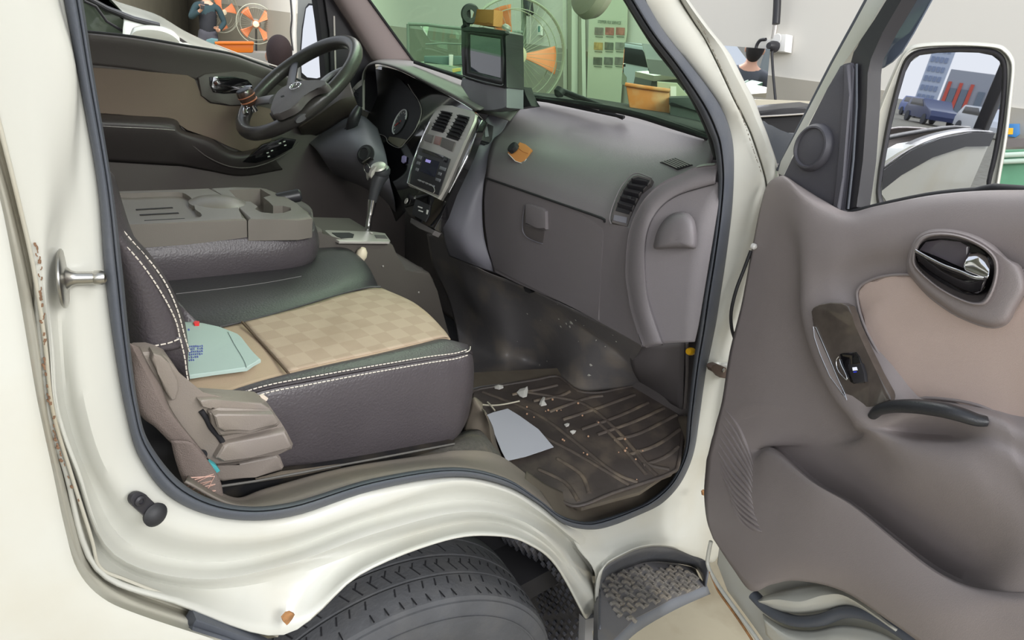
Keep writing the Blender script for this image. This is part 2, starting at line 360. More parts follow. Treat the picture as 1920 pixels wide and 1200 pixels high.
# front pillar and hinge post
A0 = [(1195,-40),(1215,10),(1245,58),(1287,112),(1320,154),(1349,196),(1366,233),(1375,275),(1376,333),(1372,400),(1362,480),(1350,560),(1340,620),(1325,690)]
A1 = [(1225,-40),(1245,5),(1275,55),(1312,110),(1345,158),(1375,210),(1393,250),(1404,290),(1406,340),(1400,400),(1388,480),(1373,560),(1362,620),(1350,690)]
A2 = [(1252,-40),(1272,0),(1297,40),(1320,75),(1348,130),(1374,185),(1394,225),(1412,268),(1434,345),(1428,400),(1415,480),(1398,560),(1385,630),(1375,700)]
A3 = [(1268,-40),(1290,0),(1328,52),(1366,100),(1392,150),(1412,188),(1426,225),(1440,262),(1458,325),(1455,400),(1440,480),(1425,560),(1410,630),(1400,700)]
A0, A1, A2, A3 = [[(x-185+(8*j), -290), (x-92+4*j, -160)]+r for j, (r, x) in enumerate(((A0,1190),(A1,1215),(A2,1240),(A3,1262)))]
loft('front_pillar', [rowY(A0,.012), rowY(A0,0), rowY(A1,-.012), rowY(A2,-.014), rowY(A2,-.006), rowY([(x+4,y) for x,y in A2],-.006), rowY([(x+5,y) for x,y in A2],-.016), rowY(A3,-.02), rowY([(x+2,y) for x,y in A3],.05)], paint, truck, su=6, sv=3, thick=.003)
bm = bmesh.new(); q = by_length(spline([PY(x, y, -.0215) for x, y in ((1306,34),(1322,62),(1345,112),(1366,158),(1384,200),(1400,242),(1414,285),(1430,330))], 8), 110)
for i in range(len(q)-1):
    if random.random() < .5: tube_bm(bm, [q[i], q[i+1]+Vector((random.uniform(-.0008,.0008),0,0))], random.uniform(.0003,.0009), 5)
finish('sealant_grime', bm, mat('grey_grime',(150,142,130),rough=.9,var=.4,vscale=60), truck)
# rust spot at the arch corner
plate('rust_spot', [PY(*p,-.062) for p in ((529,1160),(537,1151),(545,1149),(553,1153),(548,1162),(541,1170),(538,1173),(531,1166))], (0,.004,0), rust, truck, bevel=.001)
plate('rust_spot', [PY(*p,-.06) for p in ((1317,922),(1321,919),(1325,924),(1323,930),(1318,929))], (0,.004,0), rust, truck, bevel=.001)
# mud guard flap behind the wheel arch
plate('mud_flap', [PY(*p,-.062) for p in ((368,1161),(472,1199),(560,1240),(300,1290),(351,1190))], (0,.02,0), rubber, truck, bevel=.002)
tube('mud_flap_lip', [PY(*p,-.066) for p in ((356,1180),(420,1200),(520,1240))], .004, rubber, truck)

So = [(92,-150),(120,0),(148,150),(183,350),(195,500),(212,640),(235,770),(263,862),(325,937),(425,973),(545,969),(700,920),(850,894),(945,910),(1008,944),(1060,984),(1110,993),(1150,985),(1200,965),(1240,945),(1270,915),(1290,880),(1303,840),(1312,780),(1325,690),(1340,620),(1350,560),(1362,480),(1372,400),(1376,333),(1375,275),(1366,233),(1349,196),(1320,154),(1287,112),(1245,58),(1210,0),(1130,-140)]
Si = [(125,-150),(155,0),(175,133),(210,345),(229,500),(243,640),(259,760),(283,835),(350,912),(440,947),(545,942),(700,897),(850,876),(945,895),(1005,932),(1050,965),(1095,978),(1135,971),(1185,953),(1217,937),(1250,910),(1270,880),(1284,840),(1289,780),(1299,690),(1309,620),(1317,560),(1330,480),(1341,400),(1346,333),(1339,275),(1328,245),(1312,210),(1290,172),(1258,124),(1215,68),(1172,0),(1092,-140)]
So = up2(So, 2.4)+[(1015,-290)]; Si = up2(Si, 2.4)+[(975,-290)]
loft('door_weatherstrip', [rowY(So,.012), rowY(lerpR(So,Si,.04),-.006), rowY(lerpR(So,Si,.35),-.013), rowY(lerpR(So,Si,.6),-.012), rowY(lerpR(So,Si,.66),-.003), rowY(lerpR(So,Si,.72),-.008), rowY(lerpR(So,Si,.93),.0), rowY(Si,.012), rowY(Si,.03)], rubber, truck, su=7, sv=3, thick=.002)
# striker on the rear pillar
spn = (PY(112,522,-.012))
pl_s = Plane(spn, Vector((-.75,-.6,.0)))
stk = lathe('striker', [(0,0),(.0245,0),(.0262,.0012),(.0262,.0025),(.024,.0036),(.0105,.0045),(.0068,.008),(.0058,.012),(.0056,.026),(0,.026)], PY(114,522,-.012), Vector((1,-.24,.0)), steel, truck, seg=40)
e_ = PY(172,519,-.02); b_ = PY(130,524,-.02)
lathe('striker_tip', [(0,0),(.0058,0),(.0064,.001),(.0064,.006),(.0055,.0085),(.003,.010),(0,.010)], PY(114,522,-.012)+Vector((1,-.24,0)).normalized()*.024, Vector((1,-.24,0)), steel, stk, seg=24)
# door switch
dsw = h3plane((262,938),(289,963),(284,936), body); dsw = Plane(on(276,950,body,.007), dsw.n)
cap = []
for k in range(24):
    a = math.pi*2*k/24; c = (262,938) if math.cos(a-math.radians(225)) > 0 else (289,963); cap.append((c[0]+math.cos(a)*17, c[1]+math.sin(a)*15))
sw = pplate('door_light_switch', cap, dsw, .005, .006, blk, truck, bevel=.002)
lathe('switch_plunger', [(.0125,0),(.013,.003),(.011,.005),(.0085,.008),(.003,.010),(0,.010)], dsw(289,964,.004), dsw.n, blackrub, sw, seg=24)
lathe('switch_screw', [(.006,0),(.0055,.002),(.003,.003),(.0025,.0015),(0,.0015)], dsw(262,939,.005), dsw.n, blk, sw, seg=16)
# ---- sill trim inside the seal
I0 = [(345,905),(440,950),(545,946),(700,901),(850,880),(945,900),(1000,934),(1040,962)]
I1 = [(352,893),(436,940),(500,922),(640,884),(790,860),(860,849),(930,856),(1000,905)]
sill = loft('sill_trim', [rowY(I0,.025), rowY(lerpR(I0,I1,.3),.035), rowY(lerpR(I0,I1,.75),.075), rowY(I1,.1), [p+Vector((0,.005,-.06)) for p in rowY(I1,.1)]], mat('sill_taupe_plastic',(120,112,104), rough=.6, bump=.25, bscale=600, dirt=(140,128,110), dscale=10, damt=.4), truck, su=8, sv=4, thick=.003)
for p in ((548,921),(752,868),(930,872)):
    q_, n_ = hit(*p, sill); lathe('sill_plug', [(.011,0),(.011,.001),(.009,.0014),(.0085,.0004),(0,.0004)], q_, n_, MATS['sill_taupe_plastic'], truck, seg=24)
# near end piece of the footwell: muddy step inside the seal
N0 = [(980,915),(1040,960),(1095,981),(1150,970),(1215,940),(1255,905),(1280,850),(1290,780)]
N1 = [(985,895),(1035,930),(1095,950),(1150,930),(1205,905),(1245,885),(1268,840),(1278,780)]
loft('footwell_sill', [rowY(N0,.02), rowY(N0,.03), rowY(N1,.075), rowY(lerpR(N1,N0,-.6),.1)], mudp, truck, su=6, sv=3, thick=.003)
# seat-base skirt / textured corner mat under the seat front
aabb('cab_floor', (-.05,.03,.50), (1.34,1.55,.56), blkdull, truck)
C0 = [(640,886),(760,868),(850,849),(925,857),(960,885),(1000,925)]
C1 = [(690,870),(790,845),(840,822),(880,806),(905,808),(930,862)]
loft('wheel_arch_carpet', [[PY(x,y,.1) for x,y in C0], [PY(x,y,.13) for x,y in lerpR(C0,C1,.6)], [PY(x,y,.2) for x,y in C1]], mat('woven_grey_mat',(88,84,78), rough=.9, bump=1.0, bscale=300, var=.3, vscale=120, dirt=(118,108,92), dscale=20, damt=.6), truck, su=6, sv=3, thick=.004)
C2 = [(868,806),(880,770),(888,745),(905,755)]
C3 = [(908,812),(912,800),(912,790),(906,775)]
loft('wheel_arch_step', [[PY(x,y,.22) for x,y in C2],[PY(x,y,.19) for x,y in lerpR(C2,C3,.7)],[PY(x,y,.18) for x,y in ((935,860),(925,830),(920,800),(912,780))],[PZ(x,y,.69) for x,y in ((945,866),(932,832),(925,802),(915,780))]], mudp, truck, su=5, sv=4, thick=.004)
# ---- roof, rear wall and far side (they close the cab and shade it)
aabb('cab_roof', (-.1,-.02,1.98), (.85,1.58,2.03), paint, truck, bevel=.02)
aabb('cab_rear_wall', (-.10,.05,.6), (-.06,1.56,1.98), paint, truck)
aabb('rear_pillar_core', (-.09,-.0,.9), (.02,.05,1.98), paint, truck)
# ---- wheel
WC = Vector((.50,.082,.383)); ps = .1623; WA = Vector((math.sin(ps), math.cos(ps), 0)); WU = Vector((math.cos(ps), -math.sin(ps), 0))
Rw = .3376
prof = [(.205,-.095),(.222,-.104),(.26,-.112),(.295,-.112),(.318,-.106),(.3235,-.1035),(.3242,-.1000),(.3305,-.0965),(.3345,-.085),(.3372,-.068)]
def groove(a, b): return [(Rw,a),(Rw-.007,a+.0012),(Rw-.007,b-.0012),(Rw,b)]
prof += groove(-.050,-.044)+groove(-.003,.003)+groove(.044,.050)+[(.3372,.068),(.3345,.085),(.3305,.0965),(.318,.106),(.295,.112),(.222,.104),(.205,.095)]
tyre = lathe('tyre', prof, WC, WA, tyre_m, truck, seg=180, smooth=25, uvec=(0,0,1))
bm = bmesh.new()      # sipes, cut as short dark slits along the shoulder blocks
for k in range(84):
    a = 2*math.pi*k/84
    for off, tilt, ln in ((-.083,.10,.016),(-.062,-.25,.008),(-.029,.5,.012),(-.016,-.5,.007),(.02,.5,.012)):
        if random.random() < .12: continue
        aa = a+random.uniform(-.006,.006); er = WU*math.cos(aa)+Vector((0,0,1))*math.sin(aa); et = -WU*math.sin(aa)+Vector((0,0,1))*math.cos(aa)
        rad = Rw+.0002 if abs(off) < .07 else .3351
        dv = (WA+et*tilt).normalized(); sl = WA*0
        if abs(off) > .07: dv = (dv-er*.14).normalized()
        box_bm(bm, WC+WA*off+er*rad, dv*ln, dv.cross(er).normalized()*.0011, er*.0006)
finish('tread_sipes', bm, blackrub, tyre, smooth=None)
lathe('sidewall_ring', [(.300,-.1118),(.300,-.1135),(.297,-.1135),(.297,-.1118)], WC, WA, tyre_m, tyre, seg=120)
lathe('wheel_rim', [(.0,-.06),(.055,-.065),(.06,-.04),(.12,-.045),(.15,-.075),(.175,-.078),(.19,-.1),(.205,-.103),(.207,-.09),(.205,.09),(0,.09)], WC, WA, mat('grey_wheel_paint',(160,160,162),rough=.35,metal=.4), truck, seg=72)
for k, ch in enumerate('RADIAL'):
    a = math.radians(74-k*4.6); er = WU*math.cos(a)+Vector((0,0,1))*math.sin(a); et = WU*math.sin(a)-Vector((0,0,1))*math.cos(a)
# ---- wheel housing and liner
arc = []
bm = bmesh.new(); cen = Vector((.50,0,.40)); N = 40; ra = .44; pr = []
for i in range(N+1):
    a = math.radians(62+150*i/N); pr.append((math.cos(a), math.sin(a)))
V = [[bm.verts.new((cen.x+c*ra*(1.0), y, cen.z+s*ra)) for y in (.03,.1,.3,.5)] for c, s in pr]
for i in range(N):
    for j in range(3): bm.faces.new((V[i][j],V[i+1][j],V[i+1][j+1],V[i][j+1]))
finish('wheel_housing', bm, blkdull, truck, recalc=True)
# ribbed plastic liner seen in front of the wheel
L0 = [(985,1013),(1030,1038),(1063,1070),(1085,1102),(1100,1150),(1112,1215)]
L1 = [(925,1004),(955,1040),(975,1080),(990,1120),(1000,1160),(1015,1215)]
lin = loft('wheel_arch_liner', [rowY([(x-4,y+4) for x,y in L0],-.012), rowY(lerpR(L0,L1,.35),.06), rowY(L1,.22), rowY([(x-70,y+10) for x,y in L1],.42)], mat('scuffed_liner_plastic',(74,74,80), rough=.6, bump=.6, bscale=80, var=.2, vscale=25, dirt=(104,102,104), dscale=14, damt=.5), truck, su=8, sv=6, thick=.004)
bm = bmesh.new()
for i in range(26):
    t = i/25*.95; 
    for j in range(5):
        s = .18+j*.14+(.06 if i % 2 else 0)
        A = spline([Vector((p[0],p[1],0)) for p in L0], 6); B = spline([Vector((p[0],p[1],0)) for p in L1], 6); k = int(t*(len(A)-1))
        p = A[k].lerp(B[k], s); y0 = -.045+s*.27
        c = PY(p.x, p.y, y0); box_bm(bm, c+Vector((-.004,0,-.002)), (.006,.002,-.007), (0,.004,.001), (.003,0,.003), .0008)
finish('liner_texture', bm, MATS['scuffed_liner_plastic'], lin, smooth=None)['kind'] = 'stuff'
plate('fender_bracket', [PY(*p,-.058) for p in ((1098,1162),(1118,1157),(1120,1180),(1108,1182),(1116,1215),(1096,1215))], (0,.02,0), mat('dusty_grey_plastic',(128,128,130),rough=.6), truck, bevel=.003)
# ---- step under the door
spl = plane3(PY(1131,1062,.04), PY(1300,1052,.04), PY(1215,1150,-.12))
step = pplate('entry_step', [(1121,1192),(1122,1120),(1130,1080),(1152,1066),(1180,1058),(1208,1052),(1250,1052),(1304,1064),(1310,1082),(1326,1098),(1262,1122),(1190,1160),(1150,1200),(1125,1240)], spl, 0, .02, mat('grey_step_plastic',(104,103,106), rough=.5, bump=.1, bscale=120, var=.1, dirt=(128,118,104), dscale=10, damt=.4), truck, bevel=.002)
bm = bmesh.new(); c0 = spl(1131,1080); ux = (spl(1240,1062)-spl(1131,1090)).normalized(); uy = spl.n.cross(ux).normalized()
if uy.z > 0: uy = -uy
for i in range(-4, 16):
    for j in range(-4, 13):
        c = spl(1150,1082)+ux*(i*.036+(.018 if j % 2 else 0))+uy*j*.023
        v = c-CAM; px = 960+F*(RX[0]*v.x+RY[0]*v.y+RZ[0]*v.z)/(RX[2]*v.x+RY[2]*v.y+RZ[2]*v.z); py = 600+F*(RX[1]*v.x+RY[1]*v.y+RZ[1]*v.z)/(RX[2]*v.x+RY[2]*v.y+RZ[2]*v.z)
        if not (1130 < px < 1312 and 1064+max(0,(1180-px))*.4+max(0,px-1270)*.4 < py < 1188-(px-1128)*.52): continue
        a = ux if (i+j) % 2 else uy
        box_bm(bm, c+spl.n*.002, a*.0115, a.cross(spl.n)*.0036, spl.n*.004, .001)
        box_bm(bm, c+a*.0090+a.cross(spl.n)*.0065+spl.n*.002, a.cross(spl.n)*.0075, a*.0033, spl.n*.004, .001)
finish('step_tread', bm, mat('worn_step_cleats',(124,120,114), rough=.5, var=.15, dirt=(150,138,118), dscale=18, damt=.5), step, smooth=None)
loft('step_back_wall', [[PY(*p,-.03) for p in ((1119,1158),(1122,1108),(1134,1064),(1170,1040),(1214,1027),(1262,1028),(1306,1042),(1335,1032))], [spl(*p,.001) for p in ((1123,1180),(1125,1115),(1138,1084),(1175,1066),(1214,1054),(1256,1055),(1304,1066),(1322,1100))]], mat('step_wall_plastic',(86,88,94),rough=.45,bump=.3,bscale=100,dirt=(112,112,112),dscale=14,damt=.4), step, su=6, sv=3, thick=.004)
loft('step_edge', [[spl(*p,.0) for p in ((1326,1098),(1262,1122),(1190,1160),(1150,1200),(1110,1260))], [spl(*p,.0)+Vector((.005,-.01,-.03)) for p in ((1330,1096),(1264,1123),(1192,1162),(1152,1202),(1112,1262))]], mat('bluish_grey_plastic',(112,116,124),rough=.5,var=.1), step, su=6, sv=2, thick=.012)
# ================================================================== CAB INTERIOR
def rowX(px, x): return [PX(p[0], p[1], x[i] if isinstance(x, (list, tuple)) else x) for i, p in enumerate(px)]
def rowZ(px, z): return [PZ(p[0], p[1], z[i] if isinstance(z, (list, tuple)) else z) for i, p in enumerate(px)]
aabb('front_bulkhead', (1.36,.03,.6), (1.40,1.56,1.44), trim_dk, truck)
# ---- driver's door (far side)
DDY = 1.47
dd = Plane((0,DDY,0), (0,-1,0))
door_px = [(60,48),(157,60),(250,70),(350,87),(430,101),(475,116),(520,133),(575,158),(640,188),(700,215),(760,260),(760,520),(300,520),(60,470)]
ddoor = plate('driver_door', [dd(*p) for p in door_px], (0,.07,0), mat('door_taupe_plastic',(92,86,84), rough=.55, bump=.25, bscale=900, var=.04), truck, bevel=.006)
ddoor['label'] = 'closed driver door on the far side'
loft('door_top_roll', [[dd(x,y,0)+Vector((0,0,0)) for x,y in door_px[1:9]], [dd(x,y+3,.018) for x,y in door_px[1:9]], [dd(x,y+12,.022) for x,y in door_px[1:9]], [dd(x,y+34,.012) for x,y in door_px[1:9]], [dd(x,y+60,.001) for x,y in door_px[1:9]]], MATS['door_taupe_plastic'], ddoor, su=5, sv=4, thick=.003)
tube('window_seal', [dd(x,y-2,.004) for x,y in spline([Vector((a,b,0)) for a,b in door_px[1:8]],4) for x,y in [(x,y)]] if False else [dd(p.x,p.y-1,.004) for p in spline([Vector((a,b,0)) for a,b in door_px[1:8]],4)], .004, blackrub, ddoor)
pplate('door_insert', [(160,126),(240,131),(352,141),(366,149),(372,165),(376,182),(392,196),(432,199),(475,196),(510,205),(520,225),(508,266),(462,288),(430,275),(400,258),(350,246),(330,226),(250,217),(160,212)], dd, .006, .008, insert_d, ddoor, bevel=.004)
pplate('handle_surround', [(372,146),(385,138),(440,134),(500,134),(540,150),(540,185),(470,196),(432,197),(396,193),(378,180)], dd, .016, .016, MATS['door_taupe_plastic'], ddoor, bevel=.008)
hb = pplate('door_handle', [(393,145),(402,143),(440,144),(465,150),(473,158),(474,167),(455,174),(420,176),(400,173),(394,160)], dd, .020, .006, gloss_b, ddoor, bevel=.003)
pplate('handle_lever', [(400,144),(409,144),(413,159),(440,162),(473,160),(473,163),(450,167),(425,171),(405,173),(397,163)], dd, .028, .007, chrome, hb, bevel=.003, label='chrome inner door handle')
loft('armrest', [[dd(x,y,.002) for x,y in ((150,210),(250,216),(326,222),(345,244),(395,258),(440,284),(500,272))], [dd(x,y,.045) for x,y in ((150,222),(250,226),(322,232),(340,248),(390,264),(440,290),(505,278))], [dd(x,y,.055) for x,y in ((150,234),(250,240),(318,245),(340,256),(388,275),(440,300),(510,288))], [dd(x,y,.04) for x,y in ((150,262),(250,268),(318,272),(345,285),(390,300),(445,318),(520,305))], [dd(x,y,.005) for x,y in ((150,300),(250,306),(318,310),(345,312),(390,320),(455,330),(530,318))]], mat('dark_armrest_plastic',(66,61,60), rough=.4, bump=.2, bscale=700), ddoor, su=5, sv=4, thick=.004)
tube('armrest_trim_line', [dd(*p,.054) for p in ((190,236),(240,239),(290,241),(328,244))], .0013, silver, ddoor, sub=3)
sp_ = pplate('window_switch_panel', [(492,272),(530,258),(556,262),(548,278),(515,296),(480,306),(455,304)], dd, .058, .01, gloss_b, ddoor, bevel=.003)
for x,y in ((500,286),(508,282),(523,268),(531,265),(502,293),(533,272)): pplate('switch_mark', [(x,y),(x+4,y-1),(x+4,y+1),(x,y+2)], dd, .0592, .001, wht, sp_)
tube('map_pocket_edge', [dd(*p,.05) for p in ((360,272),(390,295),(430,312),(470,314),(510,302),(545,282),(560,266))], .002, MATS['door_taupe_plastic'], ddoor, sub=5)
# door window frame and front quarter
pplate('window_frame', [(590,-30),(606,-30),(612,10),(618,60),(622,120),(626,185),(612,178),(608,110),(600,40)], dd, .0, .04, blkdull, ddoor, bevel=.002)
pplate('quarter_panel', [(600,-60),(622,-30),(660,50),(704,120),(712,215),(622,185),(618,60)], dd, .012, .03, blk, ddoor, bevel=.003)
pplate('chrome_run', [(625,30),(628,30),(632,175),(629,175)], dd, .015, .003, silver, ddoor)
# ---- driver side A-pillar trim
loft('front_pillar_trim', [[PY(*p,1.44) for p in ((440,-290),(590,-60),(625,0),(663,60),(700,119))], [PY(*p,1.415) for p in ((455,-290),(605,-60),(640,0),(680,60),(716,118))], [PY(*p,1.41) for p in ((470,-290),(625,-60),(662,0),(704,60),(742,118))], [PY(*p,1.43) for p in ((485,-290),(645,-60),(690,0),(732,58),(774,116))]], mat('pillar_taupe_plastic',(128,116,114), rough=.6, bump=.2, bscale=800), truck, su=5, sv=4, thick=.006)
tube('windshield_seal', [PY(*p,1.43) for p in ((488,-290),(648,-60),(692,0),(734,58),(777,117))], .005, blkdull, truck, sub=4)
# ---- windshield
wl, wr, wt = PY(740,118,1.42), PY(1336,258,.11), PY(1188,0,.14)
wpl = plane3(wl, wr, wt)
ws = pplate('windshield', [(488,-290),(648,-62),(694,-1),(775,114),(840,136),(900,155),(985,181),(1080,194),(1180,213),(1262,238),(1338,262),(1290,170),(1225,70),(1165,-40),(1085,-160),(985,-290)], wpl, .002, .004, windsh, truck)
loft('windshield_gasket', [[wpl(x,y,-.004) for x,y in ((775,112),(840,133),(900,152),(985,176),(1080,188),(1180,206),(1262,230),(1338,256))], [wpl(x,y+5,.006) for x,y in ((775,114),(840,136),(900,157),(985,181),(1080,194),(1180,213),(1262,238),(1338,262))]], blkdull, truck, su=5, sv=2, thick=.006)
# cowl panel outside the glass, under the wipers
cow = [(990,172),(1080,180),(1180,195),(1260,205),(1330,225)]
loft('cowl_panel', [[PZ(x,y+22,1.455) for x,y in cow], [PZ(x,y,1.43) for x,y in cow]], blkdull, truck, su=4, sv=2, thick=.01)
def wiper(p, q, lift, label):
    a, b = wpl(*p,-lift), wpl(*q,-lift-.004)
    w = tube('wiper', [a, a.lerp(b,.5), b], lambda t: .006-.003*t, blackrub, truck); w['label'] = label
    tube('wiper_blade', [a.lerp(b,.1)-wpl.n*.004+Vector((0,0,-.01)), b+Vector((.0,0,-.012))], .004, blkdull, w)
wiper((992,178),(1172,210),.03,'passenger side wiper arm')
wiper((1045,166),(1170,212),.035,'driver side wiper arm with hooked end')
lathe('wiper_pivot', [(0,0),(.014,0),(.014,.012),(.006,.02),(0,.02)], wpl(1052,168,-.03), wpl.n, blackrub, truck, seg=20)
# ---- passenger side vertical pillar trim inside the seal
loft('pillar_inner_trim', [[PY(*p,.035) for p in ((975,-290),(1092,-140),(1172,0),(1224,83),(1266,137),(1299,187),(1328,250),(1343,300))], [PY(*p,.10) for p in ((970,-290),(1085,-140),(1168,0),(1220,84),(1262,138),(1295,188),(1323,248),(1338,300))]], blkdull, truck, su=5, sv=2, thick=.004)
# interior mirror / sun visor roll at the top
lathe('interior_mirror', [(0,0),(.05,.002),(.075,.012),(.082,.03),(.075,.048),(.05,.058),(0,.06)], PY(1136,-28,.50), (-1,.3,.1), mat('pinkish_visor_plastic',(196,176,172), rough=.5), truck, seg=40)

# ================================================================== DASHBOARD
dashb = thing('dashboard', 'grey plastic dashboard spanning the cab under the windshield', 'dashboard', (1.12,.75,1.0))
gpl = plane3(PX(911,335,1.055), PX(1130,412,1.055), PX(927,505,1.095))
W0 = [PY(985,184,.8), PY(1080,197,.6), PY(1180,216,.42), PY(1260,240,.26), PY(1338,264,.10)]
T1 = rowX([(940,240),(1050,262),(1160,282),(1245,296),(1330,308)], 1.165)
T2 = rowX([(922,268),(1030,295),(1120,320),(1180,345),(1260,380)], [1.105,1.105,1.105,1.10,1.10])
T3 = rowX([(914,300),(1010,332),(1085,360),(1150,385),(1230,430)], 1.066)
T4 = [gpl(911,330,.004), gpl(985,357,.004), gpl(1060,383,.004), gpl(1132,410,.004), gpl(1190,432,.004)]
T5 = [gpl(907,380,-.002), gpl(985,405,-.004), gpl(1060,430,-.004), gpl(1140,470,.002), gpl(1190,480,.002)]
T6 = [gpl(912,450,-.004), gpl(985,485,-.004), gpl(1060,520,-.004), gpl(1128,545,.002), gpl(1200,575,.002)]
T7 = [gpl(925,509,-.002), gpl(985,538,-.002), gpl(1060,570,-.002), gpl(1128,606,.002), gpl(1212,652,.002)]
T8 = [p+Vector((.06,0,-.005)) for p in T7]
dp = loft('dash_panel', [W0, T1, T2, T3, T4, T4, T5, T6, T7, T7, T8], dash_m, dashb, su=8, sv=5, thick=.004)
0 and loft('dash_top_pad', [[p+Vector((0,0,.003)) for p in W0], [p+Vector((-.002,0,.0035)) for p in T1], [p+Vector((-.003,0,.003)) for p in T2]], dash_top, dashb, su=8, sv=6, thick=.002)
q = [wp for wp in spline([T2[0]+Vector((0,0,.002)), PX(932,255,1.12), PX(985,232,1.19), PX(1060,224,1.22), PX(1150,238,1.22), PX(1250,276,1.19)],8)]
# glove box
gb = plate('glove_box', [gpl(*p,.003) for p in ((912,337),(985,362),(1060,388),(1127,412),(1131,416),(1131,440),(1127,500),(1124,560),(1124,603),(1060,570),(985,533),(927,505),(915,470),(908,420),(907,375))], -gpl.n*.02, dash_m, dashb, bevel=.0045)
lp = pplate('glove_box_latch', [(984,383),(990,383),(1015,391),(1022,397),(1023,431),(1008,428),(984,420)], gpl, .012, .01, dash_m, gb, bevel=.004)
pplate('latch_recess', [(982,384),(985,383),(985,424),(1019,432),(1022,432),(1018,456),(1002,452),(986,443),(981,430)], gpl, .0045, .006, trim_dk, gb, bevel=.002)
tube('latch_rim', [gpl(*p,.006) for p in ((984,384),(980,410),(980,432),(987,444),(1002,452),(1017,457))], .0011, fasc_m, gb, sub=4)
tube('glove_box_gap', [gpl(*p,.0045) for p in ((912,334),(985,359),(1060,385),(1128,409),(1133,416))], .0028, blkdull, dashb, sub=3)
plate('hinge_hole', [PX(*p,1.11) for p in ((981,538),(990,540),(998,548),(992,550),(984,546))], (.01,0,0), blkdull, dashb)
# centre fascia skin between radio trim and glove box
Lr = rowX([(920,207),(902,240),(886,280),(869,318),(848,362),(828,412),(832,450),(842,480)], [1.17,1.09,1.065,1.045,1.02,1.0,1.03,1.07])
Mr = rowX([(950,212),(918,255),(902,300),(888,350),(876,400),(868,440),(876,475),(892,500)], [1.20,1.115,1.07,1.045,1.03,1.025,1.045,1.08])
Rr = rowX([(988,184),(942,246),(920,285),(909,332),(904,385),(907,440),(918,484),(930,512)], [1.30,1.155,1.09,1.064,1.064,1.075,1.09,1.11])
fas = loft('centre_fascia', [Lr, Mr, Rr], fasc_m, dashb, su=6, sv=8, thick=.004)
loft('dash_corner_pad', [[PX(*p,1.22) for p in ((905,190),(950,190),(990,184))], [PX(*p,1.14) for p in ((889,208),(925,215),(955,225))]], dash_top, dashb, su=3, sv=2, thick=.004)
# usb / phone clip block on the fascia
cpl = hplane(911,252,fas)
cb = pplate('cable_clip_block', [(900,262),(905,236),(912,230),(926,236),(923,262),(919,268)], cpl, .016, .016, blk, dashb, bevel=.003)
pplate('clip_tab', [(896,254),(914,262),(911,271),(894,263)], cpl, .008, .008, blk, cb, bevel=.002)
pplate('clip_groove', [(909,240),(914,236),(917,256),(910,257)], cpl, .019, .003, fasc_m, cb, bevel=.001)
# end cap
ecl = [(1344,309),(1310,313),(1277,328),(1247,341),(1225,356),(1207,375),(1193,398),(1182,425),(1176,455),(1173,508),(1177,545),(1183,578),(1195,618),(1206,649)]
eci = [(1341,345),(1315,352),(1282,362),(1258,374),(1240,389),(1227,406),(1218,425),(1212,450),(1210,483),(1211,515),(1213,545),(1220,575),(1229,602),(1244,644)]
ecr = [(1350,340),(1350,350),(1349,362),(1347,380),(1344,400),(1340,425),(1336,450),(1331,480),(1326,510),(1321,540),(1316,570),(1311,600),(1307,620),(1302,641)]
def ecx(pts, dx): return [PX(x, y, 1.045+dx+max(0,(x-1210))*.0003) for x, y in pts]
ec = loft('end_cap', [ecx(ecl,.05), ecx(ecl,.0), ecx([(x+2,y+1) for x,y in ecl],-.004), ecx([(a[0]*.5+b[0]*.5,a[1]*.5+b[1]*.5) for a,b in zip(ecl,eci)],-.012), ecx([(a[0]*.08+b[0]*.92,a[1]*.08+b[1]*.92) for a,b in zip(ecl,eci)],-.010), ecx(eci,-.001), ecx([(a[0]*.9+b[0]*.1,a[1]*.9+b[1]*.1) for a,b in zip(eci,ecr)],.0), ecx(ecr,.0)], dash_m, dashb, su=5, sv=3, thick=.004)
tube('end_cap_seam', [p+Vector((-.0035,0,0)) for p in ecx(eci,-.001)], .0012, blkdull, ec, sub=4)
epl = Plane(PX(1265,430,1.055),(-1,-.12,.0))
bp = [(1227,462),(1228,448),(1233,432),(1241,418),(1250,408),(1262,400),(1282,397),(1296,404),(1304,420),(1307,448),(1304,466),(1285,467),(1257,467)]
cpt = Vector((1268,440,0))
def ring(s, up): return [epl(cpt.x+(x-cpt.x)*s, (466-(1-s)*16 if y > 460 else cpt.y+(y-cpt.y)*s+ (1-s)*10), up) for x, y in bp]
loft('cup_holder_bulge', [ring(1.0,-.002), ring(.97,.010), ring(.86,.022), ring(.65,.028), ring(.3,.031), ring(.015,.031)], dash_m, ec, su=4, sv=3, closed_u=True, smooth=60)
# passenger vent
vpl = plane3(PX(1160,425,1.05), PX(1222,338,1.10), PX(1150,385,1.066))
vp = Plane(PX(1185,372,1.078), (-.86,-.18,.47))
vent = pplate('air_vent', [(1187,330),(1196,328),(1222,335),(1219,345),(1200,362),(1190,385),(1181,408),(1176,425),(1146,417),(1148,405),(1155,382),(1166,355),(1178,339)], vp, .004, .02, trim_dk, dashb, bevel=.002)
pplate('vent_cavity', [(1188,334),(1197,332),(1218,338),(1214,346),(1196,364),(1187,385),(1179,402),(1154,395),(1160,378),(1170,355),(1180,341)], vp, .0052, .003, blkdull, vent)
for a,b in (((1184,340),(1214,345)),((1176,350),(1206,356)),((1169,361),(1198,368)),((1163,373),(1191,381)),((1158,385),(1185,393))):
    box('vent_slat', (vp(*a,.009)+vp(*b,.009))/2, (vp(*b,.009)-vp(*a,.009))/2*.98, (vp.n*.5+Vector((0,0,.4)))*.010, Vector((0,0,.0012)), blk, vent, .0006)
pplate('vent_knob', [(1177,366),(1184,368),(1182,374),(1175,372)], vp, .02, .008, blk, vent, bevel=.002)
